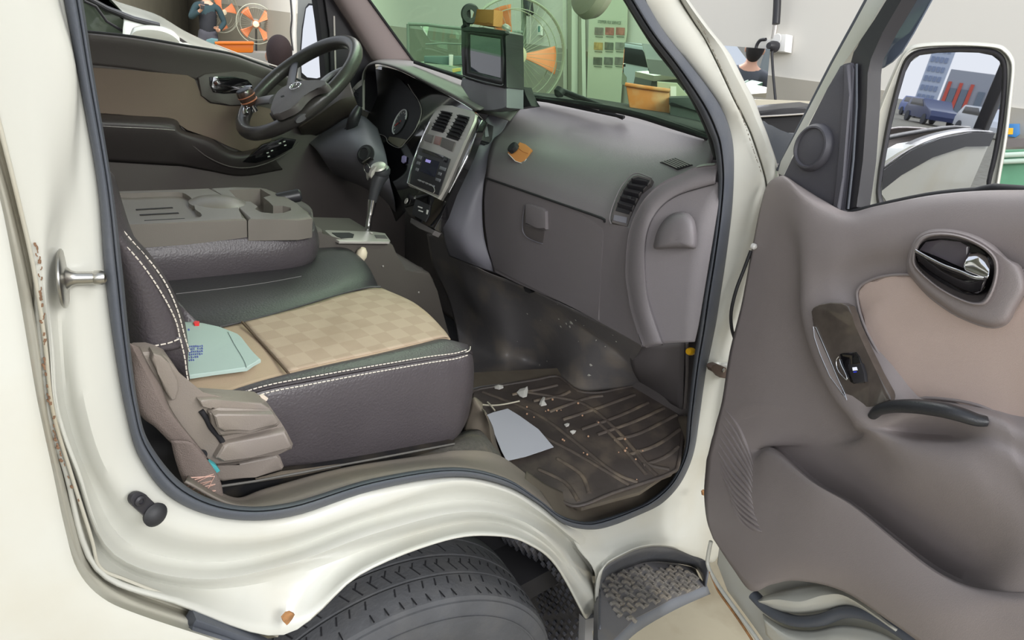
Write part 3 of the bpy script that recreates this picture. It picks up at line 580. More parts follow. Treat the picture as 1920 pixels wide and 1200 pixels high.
pplate('vent_wheel', [(1151,402),(1176,407),(1174,419),(1149,413)], vp, .006, .004, fasc_m, vent, bevel=.002)
tube('vent_rim', [vp(*p,.006) for p in ((1146,420),(1143,410),(1148,388),(1160,358),(1172,340),(1184,328),(1198,325),(1222,334))], .0015, dash_m, vent, sub=3)
# defroster grille
dfp = h3plane((1240,304),(1266,297),(1290,309), dp)
df = pplate('defroster_grille', [(1237,304),(1266,296),(1299,309),(1270,317)], dfp, .0012, .006, blkdull, dashb)
for k in range(6):
    t = k/5; a = (1240+26*t+2, 303-6*t); b = (1240+26*t+30, 303-6*t+12); box('grille_bar', (dfp(*a,.002)+dfp(*b,.002))/2, (dfp(*b,.002)-dfp(*a,.002))/2*.96, dfp.n*.001, dfp.n.cross(dfp(*b)-dfp(*a)).normalized()*.0011, dash_top, df)
# left dash top and hood
HL = [(679,205),(678,150),(684,128),(697,120),(714,120),(748,130),(800,156),(850,182),(891,208)]
hx = [1.08,1.08,1.08,1.08,1.08,1.075,1.07,1.065,1.06]
HT = [(690,150),(692,135),(697,121),(712,112),(738,108),(785,118),(845,140),(910,165),(975,188)]
hx2 = [1.2,1.2,1.22,1.24,1.26,1.28,1.285,1.29,1.29]
loft('instrument_hood', [rowX(HL,hx), rowX([(a[0]*.85+b[0]*.15,a[1]*.85+b[1]*.15-2) for a,b in zip(HL,HT)],[h+.01 for h in hx]), rowX([(a[0]*.5+b[0]*.5,a[1]*.5+b[1]*.5-3) for a,b in zip(HL,HT)],[(a+b)/2 for a,b in zip(hx,hx2)]), rowX(HT,hx2)], dash_top, dashb, su=6, sv=4, thick=.004)
spl_ = plane3(PY(827,200,.92), PY(888,211,.72), PY(763,344,.92))
def SP(x, y, o=0): return spl_(x, y, o)
trim = plate('glossy_centre_trim', [SP(*p,-.004) for p in ((680,205),(679,150),(685,130),(697,122),(714,122),(748,132),(800,158),(850,185),(889,209),(903,224),(893,250),(877,292),(865,318),(845,360),(829,404),(814,430),(790,418),(764,402),(755,380),(742,352),(718,305),(700,275),(686,240))], -spl_.n*.02, gloss_b, dashb, bevel=.005)
tube('hood_chrome_line', [SP(*p,.004) for p in ((679,200),(679,148),(685,129),(697,121),(714,121),(748,131),(800,157),(850,184),(885,206))], .0017, chrome, trim, sub=5)
tube('chrome_strip', [SP(*p,.001) for p in ((893,250),(877,290),(864,318),(842,361))], lambda t: .0015+.0035*math.sin(t*3.1)**2, chrome, trim, sub=4)
# cluster
cl = pplate('instrument_cluster', [(682,205),(682,150),(689,133),(702,128),(722,132),(752,150),(772,172),(786,192),(789,214),(779,240),(764,262),(748,277),(735,272),(718,262),(700,248),(686,235)], spl_, -.0035, .01, blkdull, dashb, bevel=.003)
tube('cluster_lens_edge', [SP(*p,-.001) for p in ((765,158),(772,170),(786,192),(790,213),(779,242),(762,264),(748,277),(728,268),(722,256),(700,247))], .0009, silver, cl, sub=5)
pplate('cluster_lower_panel', [(727,262),(730,256),(745,258),(762,262),(748,276),(736,270)], spl_, -.001, .003, MATS.get('olive') or mat('olive_grey_plastic',(112,108,92),rough=.4), cl)
def ell(cx, cy, a, b, rot, n=40, t0=0, t1=360): 
    return [(cx+a*math.cos(math.radians(t0+(t1-t0)*k/n))*math.cos(rot)-b*math.sin(math.radians(t0+(t1-t0)*k/n))*math.sin(rot), cy+a*math.cos(math.radians(t0+(t1-t0)*k/n))*math.sin(rot)+b*math.sin(math.radians(t0+(t1-t0)*k/n))*math.cos(rot)) for k in range(n)]
gc = SP(750,229); gu = (SP(749,210)-gc).normalized(); gr = .040
gf = lathe('fuel_gauge', [(0,0),(.039,0),(.040,.001)], gc+spl_.n*.0, spl_.n, mat('gauge_face',(52,54,58),rough=.4), cl, seg=48)
gv = spl_.n.cross(gu).normalized()
tube('gauge_ring', [gc+spl_.n*.002+(gu*math.cos(a)+gv*math.sin(a))*gr for a in [math.radians(-125+250*k/40) for k in range(41)]], .0026, mat('pale_ring_plastic',(180,180,182),rough=.35), cl, seg=8)
for k in range(9):
    a = math.radians(-100+200*k/8); e = gu*math.cos(a)+gv*math.sin(a); box('gauge_mark', gc+e*.032+spl_.n*.001, e*.0028, e.cross(spl_.n)*.0006, spl_.n*.0004, wht, gf)
box('gauge_needle', gc+(gu*.3+gv*.9).normalized()*.010+spl_.n*.002, (gu*.3+gv*.9).normalized()*.018, (gu*.9-gv*.3).normalized()*.001, spl_.n*.0008, mat('red_needle',(200,50,40),rough=.5), gf)
lathe('needle_hub', [(.005,0),(.004,.004),(0,.004)], gc, spl_.n, blk, gf, seg=16)
pplate('small_label', [(753,293),(757,291),(761,293),(760,303),(755,306),(752,303)], spl_, .0025, .003, mat('lilac_label',(160,150,196),rough=.5), trim, bevel=.001)
# radio / vent stack
st = pplate('vent_and_radio_stack', [(764,345),(772,305),(788,262),(806,224),(818,202),(828,196),(848,198),(884,207),(891,214),(889,226),(872,262),(852,308),(836,348),(828,362),(822,373),(790,358),(766,349)], spl_, .004, .012, silver, dashb, bevel=.004)
tube('stack_chrome_edge', [SP(*p,.008) for p in ((764,344),(774,305),(790,262),(806,228))], .0022, chrome, st, sub=4)
for q in ([(829,207),(848,211),(830,249),(808,243)], [(860,214),(880,219),(876,230),(858,264),(836,257)]):
    vv = pplate('centre_air_vent', q, spl_, .0055, .004, blkdull, st, bevel=.001)
    a0, a1, b1, b0 = [Vector((x,y,0)) for x,y in (q[0],q[1],q[-2],q[-1])]
    for k in range(6):
        t = (k+.6)/6.4; l = a0.lerp(b0,t); r = a1.lerp(b1,t); A = SP(l.x,l.y,.008); B = SP(r.x,r.y,.008)
        box('vent_slat', (A+B)/2, (B-A)/2*.97, spl_.n*.004+Vector((0,0,.002)), Vector((0,0,.001)), blk, vv, .0004)
for q, mm in (([(797,250),(812,253),(808,268),(795,263)], trim_br), ([(816,254),(827,257),(823,272),(812,269)], mat('hazard_button',(150,110,104),rough=.4)), ([(829,257),(853,266),(847,284),(825,274)], trim_br)):
    pplate('stack_button', q, spl_, .0065, .004, mm, st, bevel=.0015)
rd = pplate('radio', [(786,276),(834,293),(844,298),(838,316),(822,366),(768,344),(772,318)], spl_, .006, .004, blk, st, bevel=.001)
pplate('disc_slot', [(794,279),(832,293),(830,299),(791,285)], spl_, .0068, .001, gloss_b, rd)
pplate('radio_display', [(795,294),(823,303),(814,332),(786,320)], spl_, .0072, .0016, mat('display_glass',(44,46,66),rough=.1,coat=.4), rd)
pplate('display_glow', [(799,298),(808,301),(806,306),(797,303)], spl_, .0076, .0006, mat('display_lilac',(150,140,205),emit=.4), rd)
for q in ([(784,290),(791,293),(789,299),(782,296)], [(782,302),(788,304),(786,309),(780,307)], [(780,314),(785,316),(783,321),(778,319)], [(825,311),(836,315),(834,321),(823,317)], [(822,322),(828,324),(826,329),(820,327)], [(817,333),(826,336),(824,341),(816,338)]):
    pplate('radio_button', q, spl_, .0075, .0015, mat('button_grey',(120,120,126),rough=.4), rd, bevel=.0004)
for k in range(5): pplate('preset_button', [(785+k*6.4,340+k*2.6-4),(789+k*6.4,341.5+k*2.6-4),(788+k*6.4,344.5+k*2.6-4),(784+k*6.4,343+k*2.6-4)], spl_, .0075, .0012, mat('preset_button_grey',(140,140,148),rough=.4), rd)
tube('radio_bezel_line', [SP(*p,.0072) for p in ((783,337),(800,343),(812,350),(815,358),(812,362))], .0008, silver, rd, sub=3)
lathe('radio_knob', [(.006,0),(.0055,.006),(0,.006)], SP(836,300,.006), spl_.n, blk, rd, seg=20)
tube('radio_chrome_edge', [SP(*p,.0072) for p in ((765,344),(790,357),(822,372))], .0014, silver, rd)
# switches below the radio
lathe('lighter_socket', [(.009,0),(.008,.002),(0,.002)], SP(762,377,-.001), spl_.n, silver, trim, seg=24)
sp2 = pplate('switch_panel', [(779,373),(806,385),(803,404),(797,416),(772,402),(775,388)], spl_, -.001, .004, blkdull, trim, bevel=.001)
for q in ([(784,386),(792,389),(791,391),(783,388)],[(785,393),(793,396),(792,398),(784,395)],[(800,393),(803,394),(801,402),(799,401)]): pplate('switch_mark', q, spl_, -.0002, .001, wht, sp2)
pplate('ash_tray_lid', [(770,408),(795,420),(815,432),(810,440),(785,428),(768,418)], spl_, -.006, .02, trim_dk, dashb, bevel=.003)
# knee panel / column shroud
kpl = Plane(PX(690,300,1.02), (-.9,-.1,.35))
loft('column_cover', [rowX([(572,262),(608,244),(645,222),(678,216),(708,240)],[1.0,1.02,1.05,1.07,1.08]), rowX([(576,265),(612,250),(648,232),(680,228),(712,252)],[.95,.97,1.0,1.02,1.05]), rowX([(592,280),(628,270),(662,258),(692,270),(724,292)],[.92,.93,.95,.97,1.0]), rowX([(606,300),(642,300),(674,304),(702,316),(730,334)],[.93,.93,.94,.96,1.0]), rowX([(622,322),(656,330),(686,340),(712,352),(738,376)],[1.0,.99,.99,1.0,1.03]), rowX([(640,335),(668,345),(695,358),(716,370),(742,400)],[1.08,1.07,1.07,1.08,1.1])], mat('knee_plastic',(104,103,110),rough=.45,bump=.2,bscale=800), dashb, su=6, sv=5, thick=.004)
loft('upper_column_cover', [rowX([(548,214),(585,188),(622,160),(655,150)],[.90,.94,.98,1.02]), rowX([(560,240),(598,215),(636,188),(664,180)],[.88,.92,.96,1.0]), rowX([(572,264),(610,246),(648,222),(678,216)],[.95,.97,1.0,1.04])], mat('brown_column_plastic',(70,62,58),rough=.45,bump=.2,bscale=700), dashb, su=6, sv=5, thick=.004)
loft('lower_knee_panel', [rowX([(716,300),(735,330),(750,360),(760,395)],[1.06,1.06,1.05,1.05]), rowX([(690,345),(712,365),(730,385),(742,415)],[1.12,1.12,1.11,1.10])], blkdull, dashb, su=4, sv=3, thick=.004)
# side vent by the driver
sv = pplate('driver_air_vent', [(650,195),(652,180),(660,166),(670,155),(679,148),(679,205),(668,210),(655,208)], Plane(PX(665,180,1.07),(-1,0,.3)), .0, .01, silver, dashb, bevel=.002)
pplate('vent_cavity', [(657,196),(660,180),(668,168),(678,160),(678,200),(668,206)], Plane(PX(665,180,1.07),(-1,0,.3)), .002, .004, blkdull, sv)
for k in range(4): a = Plane(PX(665,180,1.07),(-1,0,.3)); box('vent_slat', a(669,172+k*8,.004), (0,.012,.004), (-.004,0,.002), (0,0,.0012), blk, sv)
# lower dash shroud over the toe board
FM = lambda px: [PL(x, y, (.95,0,.69), (-.2,0,1)) for x, y in px]
F0 = rowX([(800,440),(832,440),(865,482),(905,508),(955,528),(1005,548),(1060,575),(1130,608),(1205,648)], [1.12,1.13,1.13,1.13,1.14,1.14,1.15,1.14,1.12])
F1 = rowX([(812,500),(845,510),(880,545),(925,560),(975,570),(1020,585),(1068,600),(1120,628),(1195,665)], [1.2,1.19,1.17,1.17,1.2,1.21,1.21,1.2,1.19])
F2 = rowX([(840,560),(868,580),(905,610),(945,625),(985,640),(1022,642),(1072,628),(1130,642),(1185,680)], [1.24,1.23,1.22,1.22,1.27,1.28,1.22,1.22,1.24])
F3 = rowX([(860,640),(885,660),(915,670),(948,675),(985,680),(1020,685),(1078,672),(1140,672),(1190,695)], [1.22,1.22,1.22,1.23,1.30,1.31,1.23,1.23,1.28])
F4 = FM([(875,745),(890,730),(925,724),(960,720),(1003,712),(1043,706),(1087,733),(1140,733),(1202,722)])
toe = loft('toe_board_cover', [F0, F1, F2, F3, F4], fw_m, dashb, su=6, sv=7, thick=.004, smooth=70)
bm = bmesh.new()
for x,y,w in ((1072,606,1.6),(1068,612,1.1),(1062,607,.8),(1048,598,.8),(1080,600,.7),(989,588,.8),(1046,570,.5),(1095,610,.5),(1156,640,.7),(1012,684,.8),(1026,677,.7),(1105,703,1.4),(1108,684,1.2),(1052,612,1),(1118,638,.6),(1150,628,.5),(970,640,.4),(1085,640,.4),(1014,600,.4),(1135,650,.5)):
    p, n = hit(x, y, toe); u = n.orthogonal().normalized(); v = n.cross(u); w *= .0045; k = 7
    V = [bm.verts.new(p+n*.0008+(u*math.cos(2*math.pi*i/k)+v*math.sin(2*math.pi*i/k))*w*random.uniform(.4,1.2)) for i in range(k)]; c = bm.verts.new(p+n*.002)
    for i in range(k): bm.faces.new((V[i],V[(i+1)%k],c))
finish('paint_flecks', bm, mat('pale_fleck',(186,184,176),rough=.7), toe, smooth=None)
loft('kick_panel', [[PX(1178,640,1.2), PX(1185,690,1.25), FM([(1203,722)])[0]], [PY(1225,645,.13), PY(1230,700,.14), FM([(1235,744)])[0]], [PY(1284,642,.07), PY(1282,700,.08), PY(1278,768,.09)]], mat('kick_plastic',(92,88,90),rough=.5,bump=.25,bscale=800,var=.08), dashb, su=5, sv=4, thick=.004)
tube('kick_panel_edge', [PY(*p,.065) for p in ((1288,643),(1288,700),(1284,765))], .004, trim_dk, dashb, sub=3)
lathe('yellow_connector', [(0,0),(.008,0),(.009,.004),(.009,.014),(.007,.02),(0,.02)], PY(1299,659,.05), (-1,.0,.2), mat('yellow_plastic',(236,180,30),rough=.4), dashb, seg=12, label='yellow plug at the dash end')
def cut(o, cutter):
    md = o.modifiers.new('cut', 'BOOLEAN'); md.operation = 'DIFFERENCE'; md.object = cutter; md.solver = 'EXACT'
    bpy.context.view_layer.update(); dg = bpy.context.evaluated_depsgraph_get()
    me = bpy.data.meshes.new_from_object(o.evaluated_get(dg)); o.modifiers.clear(); o.data = me
    for p in me.polygons: p.use_smooth = True
    me.set_sharp_from_angle(angle=math.radians(30)); bpy.data.objects.remove(cutter)
# ================================================================== STEERING WHEEL
SC = Vector((.7585, 1.1445, 1.411)); ti, yw = .8208, -.0345
SN = Vector((-math.cos(ti)*math.cos(yw), -math.cos(ti)*math.sin(yw), math.sin(ti)))
SU = Vector((0,0,1)).cross(SN).normalized(); SW = SN.cross(SU)
swh = thing('steering_wheel', 'dark leather steering wheel with a spinner knob clamped on its rim', 'steering wheel', SC)
def sw_pt(a, r, h=0): return SC+(SU*math.cos(a)+SW*math.sin(a))*r+SN*h
tube('rim', [sw_pt(2*math.pi*k/72, .188) for k in range(72)], .0182, mat('worn_rim_leather',(62,59,58), rough=.3, bump=.2, bscale=300, var=.15, vscale=20), swh, seg=16, closed=True)
spw = Plane(SC, SN)
hub = pplate('hub_pad', [(507,211),(510,194),(517,177),(525,166),(542,157),(571,151),(598,150),(613,154),(606,162),(590,166),(577,173),(566,183),(556,195),(545,203),(530,210),(516,215)], spw, .040, .018, trim_dk, swh, bevel=.006, bseg=4, curve=3)
el = ell(553.5,161,11,5,-.45,24)
tube('emblem', [spw(x,y,.044) for x,y in el], .0012, chrome, hub, closed=True, seg=6)
tube('emblem_letter', [spw(*p,.044) for p in ((547,165),(551,158),(553,161),(556,160),(557,156),(560,158))], .0011, chrome, hub, seg=6)
pplate('hub_slot', [(526,180),(532,178),(533,180),(527,182)], spw, .0408, .002, blkdull, hub)
loft('hub_back', [[spw(x,y,.014) for x,y in ((505,213),(515,222),(535,222),(556,210),(572,192),(590,180),(608,170))], [spw(x,y,-.02) for x,y in ((512,225),(520,232),(540,232),(560,220),(580,204),(598,190),(612,180))]], blk, swh, su=4, sv=2, thick=.01)
def spoke(name, pts, w, m): tube(name, [spw(x,y,h) for x,y,h in pts], w, m, swh, sub=4, squash=.45, up=SN)
spoke('spoke', [(512,186,.022),(495,188,.02),(476,193,.008),(464,200,.0)], .017, mat('grey_spoke_plastic',(104,102,106), rough=.35))
spoke('spoke', [(545,162,.015),(548,145,.005),(552,122,0)], .015, blk)
spoke('spoke', [(600,158,.015),(622,140,.005),(648,128,0)], .015, MATS['grey_spoke_plastic'])
spoke('spoke', [(548,205,.015),(560,215,.005),(566,222,0)], .018, MATS['grey_spoke_plastic'])
pplate('spoke_cover', [(541,213),(549,201),(557,192),(566,184),(578,176),(594,170),(584,184),(571,197),(558,208),(549,215)], spw, .016, .012, silver, swh, bevel=.003)
kc = spw(471,196,.018); ka = (spw(473,178,.05)-spw(468,200,.02)).normalized()
ka = (SN*.85+SU*.0+SW*.2).normalized()
kb = lathe('spinner_knob', [(0,0),(.017,0),(.021,.006),(.023,.02),(.0235,.034),(.021,.041),(.012,.044),(0,.0445)], kc, ka, mat('knob_brown_plastic',(66,48,42), rough=.25, coat=.5), swh, seg=40)
lathe('knob_cap', [(.021,.0405),(.019,.044),(.010,.0465),(0,.047)], kc, ka, blk, kb, seg=40)
for h in (.012,.026): lathe('wood_band', [(.0222,h-.0015),(.0240,h-.001),(.0240,h+.001),(.0222,h+.0015)], kc, ka, mat('orange_brown_band',(190,120,90), rough=.3), kb, seg=40)
lathe('knob_post', [(.009,-.02),(.009,.002)], kc, ka, chrome, kb, seg=20)
tube('knob_clamp', [spw(462,214,.012), spw(460,208,.018), spw(464,200,.02), spw(472,200,.016)], .008, chrome, kb, sub=3)
# column and shroud belong to the dashboard
tube('wiper_stalk', [PX(674,200,1.0), PX(664,222,.985), PX(656,246,.985)], lambda t: .010+.008*math.sin(t*2.6), blk, dashb, sub=4)
lathe('stalk_boot', [(.024,0),(.022,.004),(.016,.008),(0,.008)], PX(656,247,.985), (-.6,-.3,.6), blkdull, dashb, seg=24)
igp = Plane(PX(687,288,.945), (-.85,-.35,.35))
ign = lathe('ignition_lock', [(.030,0),(.0285,.004),(.022,.006),(.021,.012),(.017,.014),(.015,.011),(0,.011)], igp(686,290), igp.n, blkdull, dashb, seg=36)
key = thing('ignition_key', 'silver key with a split ring hanging from the ignition lock', 'key', igp(688,296))
box('key_bow', igp(690,302,.022), (igp(697,297)-igp(683,306))/2, igp.n*.010, Vector((0,0,.002)), steel, key, .001)
kr = igp(688,316,.018); tube('key_ring', [kr+(Vector((.15,-1,.0)).normalized()*math.cos(2*math.pi*k/28)+Vector((-.15,-.1,1)).normalized()*math.sin(2*math.pi*k/28))*.0145 for k in range(28)], .0012, steel, key, closed=True, seg=8)
plate('key_blade', [igp(*p,.018) for p in ((686,324),(691,324),(691,331),(689,338),(687,334))], (.002,0,0), steel, key)

# ================================================================== GEAR CONSOLE
gear = thing('gear_console', 'taupe floor console with an automatic shift lever', 'gear console', (.78,.85,.655))
go_ = [(520,470),(560,436),(605,431),(634,453),(729,453),(738,460),(744,478),(750,498),(757,511),(776,510),(793,507),(806,512),(813,524),(820,545),(830,585),(843,632),(856,700),(700,760),(560,700)]
gpy = Plane((0,.735,0), (0,-1,0))
gh = plate('housing', [gpy(*p) for p in go_], (0,.22,0), mat('console_taupe_plastic',(84,79,74), rough=.5, bump=.3, bscale=700, var=.05), gear, bevel=.008, bseg=3)
tp = PZ(670,441,1.075).z
gtop = Plane(gpy(634,453), (0,0,1))
gtop = plane3(gpy(634,453), gpy(729,453), gpy(634,453)+Vector((0,.2,0)), toward=(0.7,.7,5))
sb = pplate('shift_plate', [(609,432),(612,431),(700,434),(722,437),(732,451),(730,453),(636,452),(630,449)], gtop, .006, .006, silver, gear, bevel=.002)
pplate('shift_gate', [(622,436),(655,436),(664,439),(662,445),(640,446),(632,443)], gtop, .0075, .002, blkdull, sb)
pplate('shift_gate_side', [(702,440),(722,441),(727,447),(706,446)], gtop, .0075, .002, trim_dk, sb)
lathe('plate_button', [(.004,0),(.004,.002),(0,.003)], gtop(697,437,.008), gtop.n, silver, sb, seg=12)
lv = lambda x, y: PY(x, y, .84)
lev = tube('shift_lever', [lv(687,446), lv(690,425), lv(694,398)], .0075, chrome, gear, seg=20)
tube('lever_collar', [lv(694,402), lv(698,374)], lambda t: .0085+.003*t, chrome, lev, seg=20)
tube('lever_grip', [lv(698,378), lv(703,355), lv(709,338), lv(716,325)], lambda t: .011+.010*t, mat('grip_leather',(58,58,62), rough=.35, bump=.3, bscale=300), lev, sub=4, seg=20)
lathe('lever_knob', [(0,-.016),(.012,-.014),(.021,-.004),(.0235,.005),(.021,.013),(.012,.017),(0,.018)], lv(716,324), (-.35,-.1,.9), MATS['grip_leather'], lev, seg=30)
lathe('knob_cap', [(.0215,.0125),(.019,.0165),(.010,.0195),(0,.020)], lv(712,321), (-.42,-.15,.85), silver, lev, seg=30)
plate('knob_button', [PY(*p,.80) for p in ((697,322),(705,312),(708,314),(701,328),(697,335),(695,331))], (0,.012,0), silver, lev, bevel=.002)
lathe('pull_tab', [(0,0),(.011,.002),(.014,.012),(.0125,.024),(.006,.034),(0,.036)], PY(675,487,.725), (.1,-.25,1), mat('ivory_plastic',(226,214,188), rough=.45), gear, seg=24, label='ivory knob on the console side')
loft('tray_well', [[PY(*p,.75) for p in ((757,512),(775,511),(793,508))], [PY(*p,.79) for p in ((760,504),(776,502),(793,503))], [PY(*p,.84) for p in ((755,497),(772,495),(788,500))]], trim_dk, gh, su=4, sv=3, thick=.004)
for p in ((718,499),(785,548)): lathe('screw_cap', [(.003,0),(.002,.002),(0,.002)], gpy(*p,.002), (0,-1,0), silver, gh, seg=10)

# ================================================================== CENTRE SEAT WITH FOLDED BACKREST
cs = thing('centre_seat', 'black vinyl centre seat with its backrest folded flat into a tray', 'seat', (.3,.74,.655))
CZ = 1.088
loft('cushion', [rowZ([(240,500),(330,490),(430,480),(530,468),(585,455),(600,440),(606,436)],[CZ]*5+[CZ-.004,CZ-.04]), rowZ([(250,530),(350,520),(450,507),(540,490),(605,470),(640,458),(652,470)],[CZ]*5+[CZ-.008,CZ-.05]), rowZ([(270,565),(360,553),(460,536),(560,518),(640,497),(676,485),(690,502)],[CZ+.004]*5+[CZ-.006,CZ-.05]), rowZ([(300,598),(395,583),(485,567),(580,547),(650,528),(694,516),(707,532)],[CZ+.002]*5+[CZ-.006,CZ-.04]), rowZ([(325,616),(412,616),(490,600),(570,580),(645,556),(693,542),(713,552)],[CZ-.01]*5+[CZ-.015,CZ-.05])], leather2, cs, su=7, sv=6, thick=.01)
aabb('seat_base', (.0,.60,.655), (.60,1.0,1.04), blkdull, cs, bevel=.03)
tube('cushion_seam', [PZ(*p,CZ+.004) for p in ((330,551),(420,541),(500,530),(565,518))], .0009, mat('grey_thread',(104,101,102),rough=.7), cs, sub=4)
TZ = 1.20; tpl = Plane((0,0,TZ), (0,0,1))
# tray lid and front block (solid, wells cut out)
low = .05
lid = plate('tray_lid', [tpl(*p) for p in ((150,363),(213,359),(393,352),(410,363),(430,376),(446,388),(463,410),(227,422),(150,426))], (0,0,-.045), mat('tray_taupe_plastic',(116,111,104), rough=.35, bump=.15, bscale=600, var=.04), cs, bevel=.008, bseg=3)
c_ = plate('c', [tpl(x,y)+Vector((0,0,.02)) for x,y in spline([Vector((x,y,0)) for x,y in ((160,366),(250,362),(330,360),(352,366),(363,378),(366,392),(378,402),(360,409),(230,416),(165,418))],3,True) for x,y in [(x,y)]] if False else [tpl(p.x,p.y)+Vector((0,0,.02)) for p in spline([Vector((x,y,0)) for x,y in ((160,366),(250,362),(330,360),(352,366),(363,378),(366,392),(378,402),(360,409),(230,416),(165,418))],3,True)], (0,0,-.03), blk); cut(lid, c_)
for a, b in (((255,393),(324,389)),((262,403),(335,399)),((271,414),(347,410))):
    A = PZ(*a, TZ-.009); B = PZ(*b, TZ-.009); box('tray_slot', (A+B)/2, (B-A)/2, Vector((0,.0028,0)), Vector((0,0,.0006)), blkdull, lid, .0005)
fb = plate('front_block', [tpl(*p) for p in ((395,352),(440,351),(488,351),(503,354),(530,367),(556,381),(578,396),(586,407),(560,411),(500,411),(465,411),(448,388),(432,376),(412,363))], (0,0,-.045), MATS['tray_taupe_plastic'], cs, bevel=.007, bseg=3)
well = [(429,356),(488,354),(508,366),(494,370),(504,378),(512,386),(530,386),(545,389),(546,394),(532,399),(510,400),(490,398),(478,392),(483,387),(470,378),(448,376),(444,372)]
c_ = plate('c', [tpl(*p)+Vector((0,0,.02)) for p in well], (0,0,-.06), blk); cut(fb, c_)
lathe('tray_bulge', [(0,.012),(.03,.010),(.05,.004),(.058,0),(.058,-.01)], PZ(410,380,TZ-.002), (0,0,1), MATS['tray_taupe_plastic'], lid, seg=36)
lathe('dark_tube_in_holder', [(0,0),(.014,0),(.015,.02),(.015,.05),(.012,.054),(.009,.05),(0,.05)], PZ(520,374,TZ-.01), (.75,-.15,.18), blk, fb, seg=24, label='black round socket at the block corner')
loft('tray_side_band', [[tpl(x,y,-.045)+Vector((0,0,0)) for x,y in ((150,424),(250,421),(380,415),(465,411),(540,409),(578,404),(586,396),(575,385),(540,368))], [PZ(x,y+24,TZ-.055) for x,y in ((150,430),(250,425),(380,418),(465,413),(540,410),(580,405),(589,398),(580,385),(545,368))]], mat('tray_side_plastic',(92,88,83), rough=.42, bump=.2, bscale=600), cs, su=5, sv=2, thick=.004)
K0 = [(150,470),(250,459),(380,450),(465,444),(540,439),(582,434),(590,424),(585,408)]
K1 = [(150,500),(250,487),(380,480),(465,474),(540,468),(588,458),(597,444),(592,424)]
K2 = [(150,530),(250,522),(380,512),(465,502),(540,495),(585,483),(598,464),(594,440)]
K3 = [(150,560),(250,553),(380,540),(460,525),(535,513),(578,498),(593,478),(592,455)]
def kz(p, z, dy): return [PZ(x,y,z)+Vector((0,0,0)) for x,y in p]
yk = [.625]*5+[.64,.69,.80]
loft('folded_backrest', [[PY(*p,y) for p,y in zip(K0,yk)], [PY(*p,y-.012) for p,y in zip(K1,yk)], [PY(*p,y-.012) for p,y in zip(K2,yk)], [PY(*p,y+.0) for p,y in zip(K3,yk)], [PY(p[0]-2,p[1]-1,y+.03) for p,y in zip(K3,yk)]], leather, cs, su=6, sv=5, thick=.01)
tube('backrest_piping', spline([PY(*p,y-.002) for p,y in zip(K3,yk)],6), .0016, thread, cs)

# ================================================================== PASSENGER SEAT
ps_ = thing('passenger_seat', 'charcoal leather passenger seat with a checked beige fabric centre', 'seat', (.35,.35,.655))
FZ = 1.085
fa = rowZ([(300,640),(400,616),(480,598),(560,576),(640,552),(690,540),(716,540),(732,552)],[FZ-.004]*5+[FZ-.006,FZ-.012,FZ-.03])
fb_ = rowZ([(310,680),(430,648),(520,625),(600,605),(690,580),(748,566),(776,568),(788,582)],[FZ+.002]*5+[FZ,FZ-.008,FZ-.03])
fc = rowZ([(320,715),(450,683),(540,659),(640,636),(740,611),(796,597),(816,602),(828,614)],[FZ+.002]*5+[FZ,FZ-.008,FZ-.03])
fd = rowZ([(330,752),(400,741),(500,711),(600,686),(700,664),(785,644),(828,634),(845,636)],[FZ-.002]*5+[FZ-.002,FZ-.006,FZ-.02])
top = loft('seat_cushion', [fa, fb_, fc, fd], fabric_p, ps_, su=7, sv=6, thick=.01)
ins = rowZ([(458,604),(520,588),(580,572),(640,554),(690,542),(714,541)],[FZ-.0]*4+[FZ-.002,FZ-.008])
loft('checked_panel', [[p+Vector((0,0,.0016)) for p in rowZ([(457,603),(520,588),(580,572),(640,553),(690,541),(715,541)],[FZ-.002]*4+[FZ-.006,FZ-.011])], [p+Vector((0,0,.0016)) for p in rowZ([(485,635),(560,615),(630,597),(700,577),(748,566),(775,568)],[FZ+.002]*4+[FZ,FZ-.008])], [p+Vector((0,0,.0016)) for p in rowZ([(513,667),(590,647),(665,630),(740,611),(795,597),(815,602)],[FZ+.002]*4+[FZ,FZ-.008])], [p+Vector((0,0,.0016)) for p in rowZ([(542,698),(620,680),(700,663),(770,647),(826,634),(842,634)],[FZ-.002]*4+[FZ-.004,FZ-.012])]], fabric, top, su=7, sv=6, thick=.001)
tube('cross_seam', [PZ(*p,FZ+.005) for p in ((454,604),(484,636),(513,668),(541,700))], .0022, mat('seam_brown',(96,80,64),rough=.9), top, sub=4)
tube('front_piping_far', [PZ(*p,FZ+.0) for p in ((412,613),(480,597),(560,575),(640,551),(690,539),(714,538))], .0022, leather2, top, sub=4)
# side bolster
E0 = [PZ(x,y,FZ-.001) for x,y in ((330,756),(400,743),(500,712),(600,687),(700,665),(785,645),(828,635))]+[PZ(850,641,FZ-.01), PZ(866,650,FZ-.02)]
E1 = [PY(*p,.155) for p in ((340,775),(425,745),(495,723),(577,706),(685,687),(796,668),(850,660),)]+[PY(873,653,.165), PY(878,648,.20)]
E2 = [PY(*p,.147) for p in ((340,785),(425,752),(498,730),(577,714),(685,694),(796,676),(852,667))]+[PY(881,661,.155), PY(886,668,.22)]
E2b = [p+Vector((0,.006,-.003)) for p in E2]
E3 = [PY(*p,.143) for p in ((345,800),(436,760),(500,738),(580,723),(690,702),(800,683),(852,675))]+[PY(883,669,.152), PY(888,680,.23)]
E4 = [PY(*p,.135) for p in ((360,860),(450,815),(520,790),(600,775),(700,758),(800,742),(850,732))]+[PY(882,720,.150), PY(888,722,.23)]
E5 = [PY(*p,.142) for p in ((380,905),(470,885),(545,868),(620,861),(710,848),(800,834),(840,825))]+[PY(866,806,.158), PY(880,778,.23)]
E6 = [p+Vector((-.004,.015,-.012)) for p in E5]
